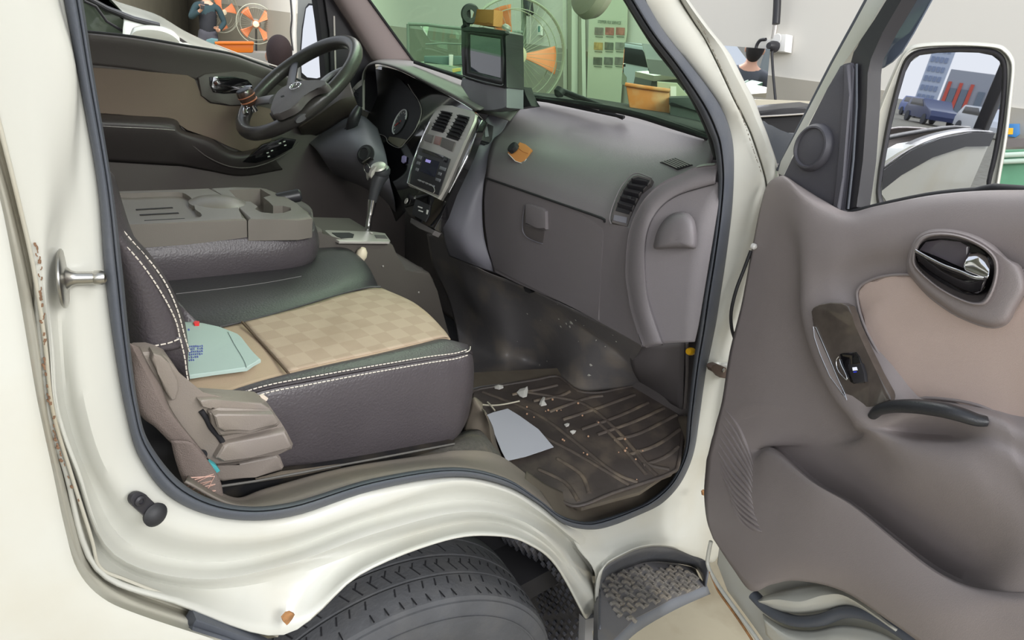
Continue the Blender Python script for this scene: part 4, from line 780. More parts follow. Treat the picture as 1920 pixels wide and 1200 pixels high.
loft('side_bolster', [E0, [a.lerp(b,.4)+Vector((0,-.004,.006)) for a,b in zip(E0,E1)], E1, E2, E2b, E3, E4, E5, E6], leather, ps_, su=7, sv=4, thick=.006)
stitches('stitching', [p+Vector((0,-.0028,.0028)) for p in spline([PY(*p,.152) for p in ((425,748),(495,725),(577,709),(685,690),(796,671),(850,664),(874,657))],10)], thread, ps_)
stitches('stitching', [p+Vector((0,-.0035,.0)) for p in spline([PY(*p,.1435) for p in ((440,757),(500,734),(578,719),(690,698),(800,679),(852,671),(876,664))],10)], thread, ps_)
tube('stitching_corner', [PY(869,662,.15), PY(880,657,.155), PY(882,650,.175)], .0009, thread, ps_, sub=4)
aabb('seat_box', (.0,.17,.66), (.62,.50,1.03), blkdull, ps_, bevel=.03)
# white nick on the bolster
plate('torn_patch', [PY(*p,.134) for p in ((487,742),(495,741),(503,747),(500,752),(492,749))], (0,.003,0), mat('foam',(214,200,184),rough=.9), ps_)
# backrest lower side
b_0 = [PY(*p,.19) for p in ((120,300),(175,430),(195,500),(212,560),(225,620),(236,668))]
b_1 = [PY(*p,.15) for p in ((150,300),(200,420),(228,490),(250,550),(268,610),(280,662))]
b_2 = [PY(*p,.148) for p in ((175,310),(221,432),(262,490),(293,545),(315,600),(330,655))]
b_3 = [PY(*p,.165) for p in ((190,320),(230,428),(272,478),(308,535),(334,592),(347,650))]
b_4 = [PY(*p,.20) for p in ((205,320),(240,425),(284,480),(322,540),(345,600),(355,660))]
b_5 = [PY(*p,.30) for p in ((215,330),(250,440),(290,500),(325,560),(345,600),(350,640))]
loft('backrest', [b_0, b_1, b_2, b_3, b_4, b_5], leather, ps_, su=8, sv=6, thick=.01)
loft('backrest_skirt', [[PY(*p,.165) for p in ((238,668),(262,668),(288,676),(322,692),(348,722))], [PY(*p,.155) for p in ((240,664),(270,658),(300,660),(332,672),(350,710))], [PY(*p,.15) for p in ((244,661),(280,652),(312,643),(340,632),(352,662))]], leather, ps_, su=5, sv=3, thick=.006)
def off(p, d): return p+Vector((-.0005,-.003,.001))*d
stitches('backrest_stitching', [p+Vector((.001,-.0045,.001)) for p in spline([PY(*p,.152) for p in ((217,445),(253,483),(283,523),(310,567),(327,603),(334,633))],10)], thread, ps_)
stitches('backrest_stitching', [p+Vector((.001,-.004,.002)) for p in spline([PY(*p,.168) for p in ((221,426),(253,463),(283,497),(310,537),(330,583),(343,630),(353,662))],10)], thread, ps_)
stitches('backrest_stitching', [p+Vector((.001,-.004,.002)) for p in spline([PY(*p,.148) for p in ((335,636),(343,670),(347,700),(350,715))],10)], thread, ps_)
stitches('backrest_stitching', [p+Vector((0,-.004,.001)) for p in spline([PY(*p,.146) for p in ((246,658),(285,648),(315,642),(337,633))],10)], thread, ps_)
# recliner cover
rc_m = mat('recliner_taupe_plastic',(132,123,116), rough=.45, bump=.25, bscale=700, var=.05, dirt=(146,136,120), dscale=12, damt=.3)
def py_plate(name, px, y, th, m, parent, bev, lab=None, seg=3): return plate(name, [PY(*p,y) for p in px], (0,th,0), m, parent, bevel=bev, label=lab, bseg=seg)
rc = py_plate('recliner_cover', [(246,668),(262,662),(284,661),(302,666),(318,674),(336,699),(350,727),(374,746),(440,750),(491,753),(509,765),(527,792),(538,810),(552,835),(549,845),(521,853),(450,870),(405,874),(380,868),(350,830),(300,780),(262,730)], .112, .03, rc_m, ps_, .010)
py_plate('hinge_boss', [(288,663),(303,668),(318,682),(334,712),(336,730),(330,750),(322,752),(310,735),(296,700),(284,675)], .102, .02, rc_m, rc, .008)
py_plate('cover_ledge', [(372,750),(400,749),(442,753),(490,756),(508,767),(512,774),(450,766),(396,768),(380,764)], .103, .02, rc_m, rc, .005)
lvr = py_plate('recliner_lever', [(394,778),(402,770),(412,766),(508,770),(520,782),(527,794),(521,802),(470,812),(420,820),(412,818),(398,798)], .098, .02, rc_m, rc, .007)
py_plate('lever_grip_face', [(402,781),(410,777),(514,778),(524,792),(516,800),(470,807),(420,811),(408,803)], .088, .015, rc_m, lvr, .006)
py_plate('cover_rib', [(419,836),(430,833),(536,808),(549,834),(545,842),(470,858),(420,868),(405,860)], .100, .02, rc_m, rc, .006)
tube('lever_shadow_gap', [PY(*p,.1105) for p in ((377,770),(388,786),(396,802),(410,818),(420,833))], .0035, blkdull, rc, sub=3)
py_plate('lower_cover', [(405,880),(450,872),(520,852),(527,858),(534,876),(530,883),(480,895),(418,905),(400,900),(385,880)], .125, .03, rc_m, ps_, .006)
lathe('cover_hole', [(0,0),(.010,0)], PY(374,855,.109), (0,-1,0), blkdull, rc, seg=20)
# seat rail
rail = py_plate('seat_rail', [(395,935),(410,912),(480,903),(560,888),(700,862),(850,832),(866,838),(850,856),(700,880),(560,908),(480,922),(430,938)], .125, .025, mat('black_rail_paint',(30,30,32), rough=.3, dirt=(80,72,60), dscale=14, damt=.4), ps_, .003)
tube('rail_lip', [PY(*p,.122) for p in ((412,912),(480,902),(560,887),(700,861),(852,832))], .002, mat('rail_grey_paint',(92,90,86),rough=.5), rail)
plate('rail_dirt', [PY(*p,.124) for p in ((480,900),(530,886),(566,882),(640,872),(640,876),(570,890),(520,898),(484,904))], (0,.004,0), mudp, rail)
# seat belt
sb_m = mat('belt_webbing',(116,104,98), rough=.75, bump=.6, bscale=700, var=.06)
belt = thing('seat_belt', 'taupe seat belt running down to its anchor behind the seat', 'seat belt', PY(360,890,.09))
loft('upper_webbing', [[PY(*p,y) for p,y in zip(((225,640),(243,672),(250,720),(262,776),(292,802),(322,832),(345,850)),(.10,.10,.095,.09,.085,.085,.085))], [PY(*p,y) for p,y in zip(((245,645),(262,678),(282,715),(300,755),(322,785),(350,818),(372,848)),(.092,.092,.088,.082,.08,.08,.08))], [PY(*p,y) for p,y in zip(((262,650),(281,688),(303,725),(320,765),(343,800),(366,828),(392,862)),(.10,.10,.095,.09,.085,.085,.085))]], sb_m, belt, su=6, sv=3, thick=.0015)
loft('anchor_webbing', [[PY(*p,.082) for p in ((320,826),(328,860),(338,890),(347,912))], [PY(*p,.074) for p in ((352,828),(365,858),(378,890),(386,925))], [PY(*p,.076) for p in ((366,834),(392,866),(412,898),(420,935))]], sb_m, belt, su=5, sv=3, thick=.0015)
zz = [(347,905),(400,889),(352,912),(396,902),(362,917),(403,908),(372,923),(404,920),(384,928),(402,893),(350,896)]
tube('anchor_stitching', [PY(*p,.0735) for p in zz], .0009, mat('pink_brown_thread',(196,160,146),rough=.7), belt, seg=5)
plate('teal_tag', [PY(*p,.095) for p in ((386,873),(396,868),(406,874),(413,883),(404,889),(392,880))], (0,.01,0), mat('teal_plastic',(76,166,170),rough=.5), belt, bevel=.001, label='small teal clip by the belt anchor')
# buckle
plate('buckle_button', [PZ(*p,1.105) for p in ((362,604),(366,601),(374,602),(373,607),(365,607))], (0,0,-.006), mat('red_plastic',(220,50,50),rough=.4), ps_, bevel=.001, label='red seat belt buckle button')
loft('buckle_stalk', [rowZ([(320,560),(345,580),(372,604)],[1.13,1.12,1.10]), rowZ([(320,600),(335,615),(360,612)],[1.09,1.09,1.095])], leather, ps_, su=4, sv=3, thick=.006)

# ================================================================== FLOOR MAT AND LOOSE THINGS
mpl = Plane((.95,0,.69), (-.2,0,1))
ffl = pplate('footwell_floor', [(860,700),(1045,690),(1210,700),(1272,765),(1275,860),(1255,885),(1200,922),(1090,952),(1000,915),(900,850),(870,800)], mpl, -.004, .01, mudp, truck)
mat_px = [(885,754),(888,733),(945,722),(1004,712),(1042,705),(1060,715),(1084,733),(1123,736),(1165,728),(1202,722),(1235,743),(1273,768),(1281,796),(1272,870),(1259,886),(1221,901),(1147,925),(1095,946),(1060,944),(1004,901),(951,864),(930,831),(902,778)]
fm = tag(pplate('floor_mat', mat_px, mpl, .004, .012, mat_rub, None, bevel=.003), 'muddy dark rubber floor mat in the passenger footwell', 'floor mat')
tube('mat_rim', [mpl(x,y,.005) for x,y in mat_px], .0045, mat_rub, fm, closed=True, sub=3, squash=.8)
sub_ = aabb('toe_board', (.62,.14,.56), (1.34,1.5,.64), blkdull, truck)
rib = [[(905,735),(1004,775),(1080,830),(1150,885),(1196,905)],[(1000,810),(1070,845),(1130,880),(1180,910)],[(1045,860),(1090,890),(1105,925)],[(985,735),(1045,745),(1100,760),(1160,810),(1210,870),(1232,892)],[(1120,790),(1160,830),(1212,890)],
 [(960,740),(1020,728),(1045,722)],[(1000,752),(1050,742),(1068,734)],[(1030,772),(1095,748),(1130,742)],[(1055,787),(1130,762),(1190,740)],[(1090,805),(1160,780),(1215,755)],[(1120,815),(1190,790),(1245,765)],[(1150,825),(1200,812),(1268,778)],[(1180,852),(1230,835),(1275,805)],[(1205,872),(1245,858),(1272,838)],[(1010,880),(1060,905),(1085,940)],[(1195,845),(1215,870),(1255,880)]]
for r in rib: tube('tread_rib', spline([mpl(x,y,.004) for x,y in r],4), .0055, rib_m, fm, squash=.7, up=(0,0,1), seg=8)
card = tag(pplate('paper_card', [(902,782),(925,773),(952,766),(975,780),(1010,805),(1038,838),(1015,846),(985,856),(950,864),(940,845),(928,815),(915,795)], Plane(mpl(960,810,.018), (-.18,-.05,1)), .004, .0012, paperm, None), 'blank pale grey card lying on the footwell mat by the seat', 'card')
tie = thing('cable_tie', 'cream cable tie lying behind the pale grey card', 'cable tie', mpl(930,757,.006))
tube('tie_strap', [mpl(888,757,.010), mpl(920,760,.012), mpl(945,758,.014), mpl(974,752,.012)], .0022, mat('cream_plastic',(226,218,196),rough=.5), tie, sub=4, seg=8)
tube('tie_tail', [mpl(914,754,.013), mpl(920,760,.016), mpl(928,770,.014)], .0022, MATS['cream_plastic'], tie, sub=3, seg=8)
scr = mat('torn_paper',(232,228,220),rough=.85)
def scrap(px, lab):
    pts = [mpl(x,y,.007+.007*random.random()) for x,y in px]; c = sum(pts,Vector())/len(pts); bm = bmesh.new(); cv = bm.verts.new(c+Vector((random.uniform(-.006,.006),random.uniform(-.006,.006),.004))); V = [bm.verts.new(p) for p in pts]; W = [bm.verts.new(p-Vector((0,0,.003))) for p in pts]; cb = bm.verts.new(c-Vector((0,0,.003))); n = len(V)
    for i in range(n): bm.faces.new((V[i],V[(i+1)%n],cv)); bm.faces.new((V[i],W[i],W[(i+1)%n],V[(i+1)%n])); bm.faces.new((W[(i+1)%n],W[i],cb))
    return tag(finish('paper_scrap', bm, scr, None, smooth=None), lab, 'paper scrap', 'torn paper scraps on the floor mat')
scrap([(926,724),(934,721),(943,722),(944,726),(936,729),(928,727)], 'small flat paper scrap furthest from the door on the mat')
scrap([(969,735),(975,729),(984,727),(989,724),(990,732),(988,742),(981,744),(974,741)], 'largest crumpled white paper scrap on the mat')
scrap([(1011,757),(1014,750),(1018,744),(1022,745),(1021,752),(1025,758),(1015,760)], 'hooked white paper scrap to the right of the crumpled one')
scrap([(1058,795),(1064,793),(1067,797),(1062,799)], 'tiny white scrap near the middle of the mat')
scrap([(1069,808),(1075,806),(1079,810),(1074,813)], 'tiny white scrap just nearer than its twin mid mat')
bm = bmesh.new()
for x, y in ((988,763),(1023,771),(1028,769),(1036,749),(1044,770),(1052,769),(1092,779),(1122,792),(1055,824),(1058,826),(1103,818),(1172,823),(1192,861),(1205,845),(1172,845),(1094,849),(1101,852),(1001,782),(988,776),(1160,848),(1084,756),(1175,840),(1194,899)):
    c = mpl(x, y, .008); bmesh.ops.create_icosphere(bm, subdivisions=1, radius=random.uniform(.0015,.0035), matrix=Matrix.Translation(c))
o = tag(finish('crumbs', bm, mat('orange_cream_crumbs',(214,172,140),rough=.9), None, smooth=None), 'scattered pale crumbs across the floor mat', 'crumbs'); o['kind'] = 'stuff'
# envelope
epn = Plane(PZ(400,650,FZ+.010), (0,0,1))
env = tag(pplate('paper_envelope', [(320,605),(345,602),(362,603),(380,605),(412,612),(445,625),(452,632),(470,655),(489,673),(476,680),(463,689),(400,697),(340,706),(325,700)], epn, .006, .006, mint, None, bevel=.002), 'mint green paper packet lying on the beige passenger seat', 'packet')
tube('fold_line', [epn(*p,.0068) for p in ((428,622),(440,645),(458,675),(463,689))], .0009, mint, env, sub=3)
inkm = mat('blue_ink',(84,96,170),rough=.8)
bm = bmesh.new()
for r in range(6):
    for c in range(7 if r < 4 else (5 if r == 4 else 3)):
        if random.random() < .12: continue
        x = 356+c*3.8+r*-.2; y = 649+r*5.0-c*.35; p = epn(x,y,.0066); q_ = epn(x+2.6,y-.2,.0066); w = epn(x+.8,y+3.0,.0066)
        box_bm(bm, (p+w)/2, (q_-p)/2*random.uniform(.4,1), (w-p)/2*random.uniform(.5,1), Vector((0,0,.0002)))
        if random.random() < .6: box_bm(bm, p, (q_-p)/2, (w-p)*.14, Vector((0,0,.0002)))
finish('printed_characters', bm, inkm, env, smooth=None)
box('printed_mark', epn(354,618,.0066), (epn(357,618)-epn(354,618))/2, (epn(354,620)-epn(354,617))/2, Vector((0,0,.0002)), inkm, env)

# ================================================================== MONITOR AND DASH CLUTTER
mon = thing('navigation_monitor', 'black boxy monitor on a grey pedestal on top of the dashboard', 'monitor', PX(925,205,1.13))
mpn = Plane(PX(905,110,1.085), (-1,-.02,.06))
back = Vector((.058,.0,.0))
hs = plate('housing', [mpn(*p) for p in ((864,55),(876,50),(905,51),(944,57),(948,61),(949,110),(950,164),(944,166),(910,158),(868,145),(866,138),(865,95))], back, blk, mon, bevel=.005)
bz = pplate('screen_hood', [(864,54),(878,49),(946,57),(948,62),(942,65),(880,58),(868,59)], mpn, .012, .014, blk, hs, bevel=.002)
fr_o = [(869,58),(881,58),(941,66),(944,110),(943,158),(910,150),(872,140),(870,100)]
fr_i = [(883,66),(890,66),(938,73),(939,110),(938,145),(912,139),(884,132),(883,100)]
loft('screen_bezel', [[mpn(*p,.006) for p in fr_o], [mpn(*p,.004) for p in lerpR(fr_o,fr_i,.5)], [mpn(*p,.001) for p in fr_i]], blk, hs, su=1, sv=1, closed_u=True, thick=.002, linear_v=True)
pplate('screen', [(882,65),(939,73),(939,146),(882,132)], mpn, .0015, .001, mat('screen_glass',(40,44,60),rough=.04,coat=1.0,spec=1.0), mon)
tube('bezel_rim', [mpn(*p,.007) for p in ((868,141),(885,147),(910,154),(938,160),(943,158))], .0012, fasc_m, hs, sub=3)
for k in range(8): box('vent_slit', mpn(950,120+k*5,-.045)+Vector((0,-.001,0)), Vector((.010,0,0)), Vector((0,.0008,0)), Vector((0,0,.001)), blkdull, hs)
pe = plate('pedestal', [mpn(*p,-.004) for p in ((866,146),(868,145),(910,159),(944,167),(950,165),(950,202),(941,203),(925,206),(908,208),(892,203),(877,180),(863,160))], Vector((.056,0,0)), fasc_m, mon, bevel=.004)
plate('pedestal_foot', [mpn(x,y,-.085) for x,y in ((950,166),(981,163),(985,176),(991,189),(997,199),(970,203),(950,204))], Vector((.03,0,0)), blk, mon, bevel=.003)
ob = thing('orange_cardboard_box', 'small tan orange box standing on top of the monitor', 'box', mpn(905,46,-.02))
plate('carton', [mpn(*p,-.015) for p in ((890,17),(926,18),(925,49),(904,48),(882,44))], Vector((.03,0,0)), cardb, ob, bevel=.001)
plate('torn_label', [mpn(*p,-.0145) for p in ((894,41),(908,43),(916,42),(924,45),(924,49),(904,48),(886,45))], Vector((.001,0,0)), mat('dark_tan',(180,112,62),rough=.7), ob)
pc = thing('phone_holder', 'black round phone holder clipped beside the orange box on the monitor', 'phone holder', mpn(875,46,-.01))
hp = Plane(mpn(881,28,.0), (-.55,-.83,.1))
lathe('holder_ring', [(.010,-.002),(.022,-.003),(.025,0),(.022,.004),(.010,.004),(.010,-.002)], mpn(882,26,-.005), (-.5,-.86,.0), blk, pc, seg=40)
tube('holder_arm', [mpn(878,40,-.005), mpn(873,46,-.006), mpn(868,52,-.008)], .006, blk, pc, sub=3)
plate('holder_clip', [mpn(*p,.0) for p in ((867,16),(875,15),(876,30),(874,48),(868,49),(866,34))], Vector((.012,0,0)), blkdull, pc, bevel=.002)
rk = tag(lathe('round_knob', [(0,0),(.012,.0),(.013,.006),(.009,.012),(0,.014)], mpn(948,56,-.04), (.2,-.3,1), silver, None, seg=24), 'small silver grey knob on the monitor top corner', 'knob')
fr = thing('air_freshener', 'small orange box with a round black cap stuck on the dashboard', 'air freshener', PX(975,290,1.10))
ap = Plane(on(972,290,dp), (-.85,-.25,.5))
plate('orange_body', [ap(*p,.012) for p in ((951,286),(958,280),(968,278),(974,266),(985,270),(996,279),(989,294),(982,306),(968,303),(958,294))], -ap.n*.022, cardb, fr, bevel=.0015)
tube('wrap_edge', [ap(*p,.0125) for p in ((953,288),(966,302),(981,307),(987,298))], .0009, wht, fr)
tube('wrap_fold', [ap(*p,.0125) for p in ((970,276),(980,284),(990,288))], .0005, MATS['dark_tan'], fr)
lathe('black_cap', [(.0145,-.008),(.0145,.003),(.012,.005),(0,.0055)], ap(961,276,.018), (-.75,.25,.6), blk, fr, seg=36)
# ================================================================== OPEN PASSENGER DOOR
def dz(t, z, o=0): return DH*Vector((1,1,0))+DD*t+DN*o+Vector((0,0,z))
def D(rows): return [[DP(x, y, h) for x, y, h in r] for r in rows]
tm = mat('door_trim_plastic',(146,137,136), rough=.5, bump=.25, bscale=900, var=.04, dirt=(138,130,127), dscale=9, damt=.2)
# white metal shell of the door (inner panel, edges and outer skin)
bx = [(1446,338,0),(1428,400,0),(1405,500,0),(1385,580,0),(1366,660,0),(1352,740,0),(1330,860,0),(1324,930,0),(1335,1010,0),(1326,1060,0),(1345,1112,0),(1385,1165,0),(1420,1215,0),(1470,1290,0),(1600,1420,0)]
edge = [DP(x,y,-.012) for x,y,_ in bx]
bot = [dz(.55,.50,-.012), dz(.80,.50,-.012), dz(.98,.56,-.012), dz(1.0,.8,-.012), dz(1.0,1.52,-.012), dz(.8,1.53,-.012), dz(.6,1.52,-.012)]
topl = [DP(x,y,-.012) for x,y in ((1925,362),(1830,364),(1740,373),(1644,392),(1590,404),(1545,384),(1500,356),(1468,336))]
door = plate('passenger_door', [p-DN*.026 for p in edge+bot+topl], -DN*.030, paint, truck, bevel=.004); door['label'] = 'open passenger door with taupe inner trim'
rows = D([
 [(1446,338,-.008),(1457,332,.0),(1472,330,.008),(1500,348,.010),(1545,376,.012),(1590,397,.014),(1644,386,.014),(1740,367,.014),(1830,358,.014),(1925,356,.014),(2120,356,.014)],
 [(1436,352,0),(1452,345,.014),(1478,345,.024),(1505,367,.030),(1550,394,.030),(1595,410,.032),(1650,399,.032),(1742,381,.032),(1832,373,.032),(1925,371,.032),(2120,371,.032)],
 [(1424,395,0),(1448,395,.010),(1474,400,.022),(1506,408,.036),(1552,425,.040),(1600,432,.040),(1652,425,.040),(1743,412,.040),(1833,404,.040),(1925,402,.040),(2120,402,.040)],
 [(1409,470,.0),(1440,470,.006),(1488,470,.016),(1506,470,.040),(1552,480,.044),(1600,475,.040),(1655,466,.040),(1742,455,.040),(1835,445,.040),(1925,440,.040),(2120,440,.040)],
 [(1398,530,0),(1436,530,.004),(1492,540,.014),(1505,540,.042),(1545,530,.040),(1592,515,.030),(1650,502,.026),(1745,500,.026),(1838,500,.026),(1925,500,.026),(2120,500,.026)],
 [(1388,580,0),(1430,580,.003),(1494,590,.012),(1507,590,.048),(1560,580,.046),(1602,565,.030),(1660,560,.024),(1745,560,.024),(1840,560,.024),(1925,560,.024),(2120,560,.024)],
 [(1368,660,0),(1422,660,.003),(1512,665,.010),(1526,662,.056),(1590,655,.052),(1640,650,.034),(1690,650,.024),(1760,650,.024),(1850,650,.024),(1925,650,.024),(2120,650,.024)],
 [(1354,750,0),(1412,740,.004),(1548,745,.008),(1562,740,.062),(1640,745,.062),(1690,745,.052),(1730,742,.030),(1790,745,.026),(1860,755,.026),(1925,765,.026),(2120,780,.026)],
 [(1342,795,0),(1416,760,.006),(1575,785,.006),(1592,778,.066),(1650,790,.066),(1710,775,.064),(1760,768,.062),(1830,775,.062),(1880,790,.062),(1930,815,.062),(2120,850,.062)],
 [(1338,812,0),(1420,775,.005),(1583,803,.003),(1606,800,.062),(1655,805,.064),(1712,812,.030),(1775,815,.030),(1836,815,.060),(1888,832,.066),(1935,858,.066),(2120,900,.066)],
 [(1334,825,0),(1424,785,.004),(1590,820,.000),(1625,812,.060),(1668,828,.068),(1720,838,.072),(1790,845,.074),(1845,850,.074),(1895,870,.074),(1940,900,.074),(2120,950,.074)],
 [(1328,850,0),(1404,835,.004),(1525,836,-.014),(1620,855,.020),(1690,895,.048),(1760,925,.056),(1830,950,.060),(1880,975,.060),(1930,1005,.060),(1970,1020,.060),(2120,1050,.060)],
 [(1325,860,0),(1404,850,.006),(1456,838,-.024),(1535,903,-.034),(1605,945,-.034),(1682,1006,-.034),(1757,1062,-.030),(1818,1092,-.010),(1875,1104,.040),(1960,1106,.050),(2120,1110,.050)],
 [(1324,868,.001),(1404,862,.010),(1448,842,.014),(1526,904,.040),(1597,945,.044),(1674,1007,.044),(1748,1065,.044),(1812,1097,.044),(1880,1109,.046),(1960,1112,.052),(2120,1118,.052)],
 [(1323,880,.002),(1402,878,.014),(1438,858,.030),(1519,914,.054),(1590,957,.056),(1666,1019,.056),(1740,1076,.056),(1806,1109,.056),(1882,1124,.056),(1960,1128,.056),(2120,1135,.056)],
 [(1320,925,.004),(1390,930,.020),(1440,950,.034),(1495,985,.046),(1560,1020,.052),(1640,1070,.056),(1720,1120,.058),(1790,1145,.058),(1872,1150,.054),(1960,1160,.052),(2120,1170,.05)],
 [(1325,975,.002),(1372,1005,.014),(1415,1030,.024),(1465,1045,.034),(1530,1060,.042),(1615,1095,.046),(1705,1150,.048),(1780,1180,.048),(1862,1185,.048),(1960,1200,.046),(2120,1210,.044)],
 [(1337,1010,-.004),(1374,1066,.002),(1408,1108,.004),(1447,1096,.012),(1495,1089,.018),(1579,1108,.022),(1678,1172,.026),(1755,1222,.028),(1850,1245,.028),(1960,1260,.028),(2120,1280,.028)],
])
rows = [r+[dz(.97, r[-1].z, rr)] for r, rr in zip(rows, [max(0,(r[-1]-DH).dot(DN)) for r in rows])]
trimp = loft('door_trim', rows, tm, door, su=6, sv=4, thick=.004, smooth=60)
# speaker grille ribs near the front edge
bm = bmesh.new()
for k in range(14):
    y0 = 768+k*13.0; x0 = 1360-(k*2.4 if k < 9 else 22)+(max(0,k-6))*4.4
    seg = [on(p.x,p.y,trimp,.0) for p in spline([Vector((x0,y0,0)), Vector((x0+24,y0+32+k*.8,0)), Vector((x0+42+min(k,6)*2,y0+74-k*.6,0)), Vector((x0+52+min(k,6)*2,y0+104-k*2.6,0))],5) if p.y < 1000]
    tube_bm(bm, seg, lambda t: .0006+.0042*math.sin(math.pi*min(max(t,.02),.98)), 6)
finish('speaker_grille', bm, tm, trimp)
# beige insert
ins_px = [(1607,556),(1608,545),(1614,536),(1625,529),(1644,521),(1670,516),(1700,515),(1712,518),(1722,532),(1740,552),(1768,574),(1797,592),(1836,608),(1862,613),(1878,610),(1890,602),(1899,585),(1910,555),(1922,530),(1960,505),(2120,495),(2120,800),(1930,812),(1890,790),(1855,768),(1820,756),(1778,749),(1735,746),(1698,750),(1680,722),(1663,690),(1643,655),(1625,621),(1612,585)]
ins3 = [DP(x,y,.034) if x < 2100 else dz(.90, DP(x,y,.034).z, .034) for x, y in ins_px]
plate('door_insert', ins3, -DN*.012, insert, door, bevel=.006, bseg=3)
tube('insert_groove', ins3, .0022, tm, door, closed=True, sub=2)
# handle
hs_px = [(1708,486),(1712,465),(1722,448),(1740,438),(1775,436),(1812,444),(1848,462),(1868,482),(1873,505),(1868,535),(1856,562),(1843,573),(1820,572),(1785,558),(1752,538),(1725,515),(1712,500)]
hc = Vector((1790,503,0))
def hring(s, o, pts=hs_px): return [DP(hc.x+(x-hc.x)*s, hc.y+(y-hc.y)*s, o) for x, y in pts]
so_px = [(1700,505),(1704,470),(1716,445),(1740,430),(1780,428),(1825,438),(1862,458),(1890,485),(1915,500),(1925,540),(1905,580),(1892,603),(1876,612),(1850,612),(1800,594),(1760,568),(1730,545),(1712,525)]
loft('handle_surround', [[DP(x,y,.036) for x,y in so_px], [DP(hc.x+(x-hc.x)*.94, hc.y+(y-hc.y)*.94, .052) for x,y in so_px], [DP(*[(a*.45+b*.55) for a,b in zip(p,(hc.x+(q[0]-hc.x)*1.0,hc.y+(q[1]-hc.y)*1.0))], .056) for p,q in zip(so_px,[hs_px[min(int(i*17/18),16)] for i in range(18)])], [DP(hc.x+(q[0]-hc.x)*.99, hc.y+(q[1]-hc.y)*.99, .0555) for q in [hs_px[min(int(i*17/18),16)] for i in range(18)]], ], tm, door, su=4, sv=4, closed_u=True, smooth=60)
hb2 = loft('handle_bezel', [hring(1.0,.050), hring(.985,.062), hring(.93,.064), hring(.90,.056), hring(.89,.046)], tm, door, su=3, sv=3, closed_u=True, smooth=60)
cup_px = [(1717,487),(1718,472),(1726,458),(1740,450),(1770,447),(1805,453),(1838,468),(1855,486),(1857,505),(1850,530),(1840,548),(1822,554),(1795,546),(1760,527),(1730,505)]
hd = pplate('door_handle', cup_px, DPL, .047, .01, gloss_b, door, bevel=.002, curve=3, label='glossy inner door handle with chrome pull')
pplate('handle_back', [(1722,470),(1735,453),(1765,449),(1800,453),(1815,462),(1812,480),(1806,503),(1786,494),(1755,480)], DPL, .050, .004, mat('grey_gloss_plastic',(92,86,92),rough=.15,coat=.4), hd, bevel=.002)
loft('chrome_lever', [[DP(*p,.050) for p in ((1717,468),(1740,481),(1770,496),(1800,507),(1830,519),(1850,520))], [DP(*p,.066) for p in ((1717,473),(1740,487),(1770,502),(1800,513),(1828,524),(1846,524))], [DP(*p,.060) for p in ((1718,479),(1738,496),(1766,514),(1796,527),(1822,535),(1842,533))], [DP(*p,.052) for p in ((1722,490),(1742,508),(1770,526),(1798,541),(1820,549),(1838,546))]], gloss_b, hd, su=5, sv=4, thick=.003)
tube('lever_edge', [DP(*p,.067) for p in ((1717,470),(1740,483),(1770,498),(1800,509),(1826,520),(1846,522))], .0022, chrome, hd, sub=4)
loft('chrome_end', [[DP(*p,.052) for p in ((1818,474),(1835,474),(1850,482),(1857,494))], [DP(*p,.060) for p in ((1808,490),(1828,492),(1846,500),(1856,506))], [DP(*p,.064) for p in ((1808,505),(1826,512),(1842,519),(1852,520))], [DP(*p,.058) for p in ((1828,530),(1838,532),(1846,530),(1850,526))], [DP(*p,.050) for p in ((1820,550),(1832,552),(1842,545),(1848,532))]], chrome, hd, su=5, sv=4, thick=.002)
# window switch panel
wood = mat('dark_burl_panel',(92,84,78), rough=.14, coat=.6, var=.25, vscale=40)
sp_px = [(1520,584),(1524,577),(1535,571),(1556,567),(1578,568),(1590,574),(1597,590),(1603,610),(1622,652),(1645,700),(1668,742),(1670,750),(1660,756),(1630,763),(1604,765),(1592,760),(1580,742),(1556,700),(1538,655),(1524,610)]
swp = pplate('window_switch_panel', sp_px, DPL, .066, .014, wood, door, bevel=.003, bseg=3)
pplate('lower_pocket', [(1524,614),(1528,617),(1545,655),(1566,700),(1580,735),(1577,738),(1556,705),(1538,665),(1527,632)], DPL, .0665, .002, tm, swp)
tube('pocket_chrome_line', [DP(*p,.067) for p in ((1525,612),(1530,614),(1552,665),(1572,712),(1584,738),(1588,750),(1583,742),(1556,706),(1538,665),(1527,632))], .0009, chrome, swp, closed=True)
wsw = pplate('window_switch', [(1574,664),(1580,662),(1604,660),(1610,668),(1618,690),(1623,710),(1620,718),(1600,720),(1594,716),(1586,700),(1577,682)], DPL, .068, .006, gloss_b, swp, bevel=.0015)
pplate('switch_rocker', [(1589,684),(1614,682),(1620,700),(1622,716),(1600,718),(1594,704)], DPL, .0725, .006, blk, wsw, bevel=.0015)
pplate('window_symbol', [(1598,689),(1606,688),(1608,694),(1599,695)], DPL, .0728, .0006, mat('white_mark',(230,232,245),emit=.3), wsw)
pplate('blue_mark', [(1600,697),(1606,696.5),(1606,698),(1600,698.5)], DPL, .0728, .0006, mat('blue_mark',(40,60,220),emit=.3), wsw)
tube('switch_chrome', [DP(*p,.069) for p in ((1573,668),(1568,676),(1570,692),(1580,706),(1588,712),(1586,702),(1578,686),(1574,674))], .001, chrome, wsw, sub=3)
tube('panel_chrome_edge', [DP(*p,.062) for p in ((1576,745),(1590,762),(1604,767),(1632,765),(1660,758),(1671,751))], .001, chrome, swp, sub=4)
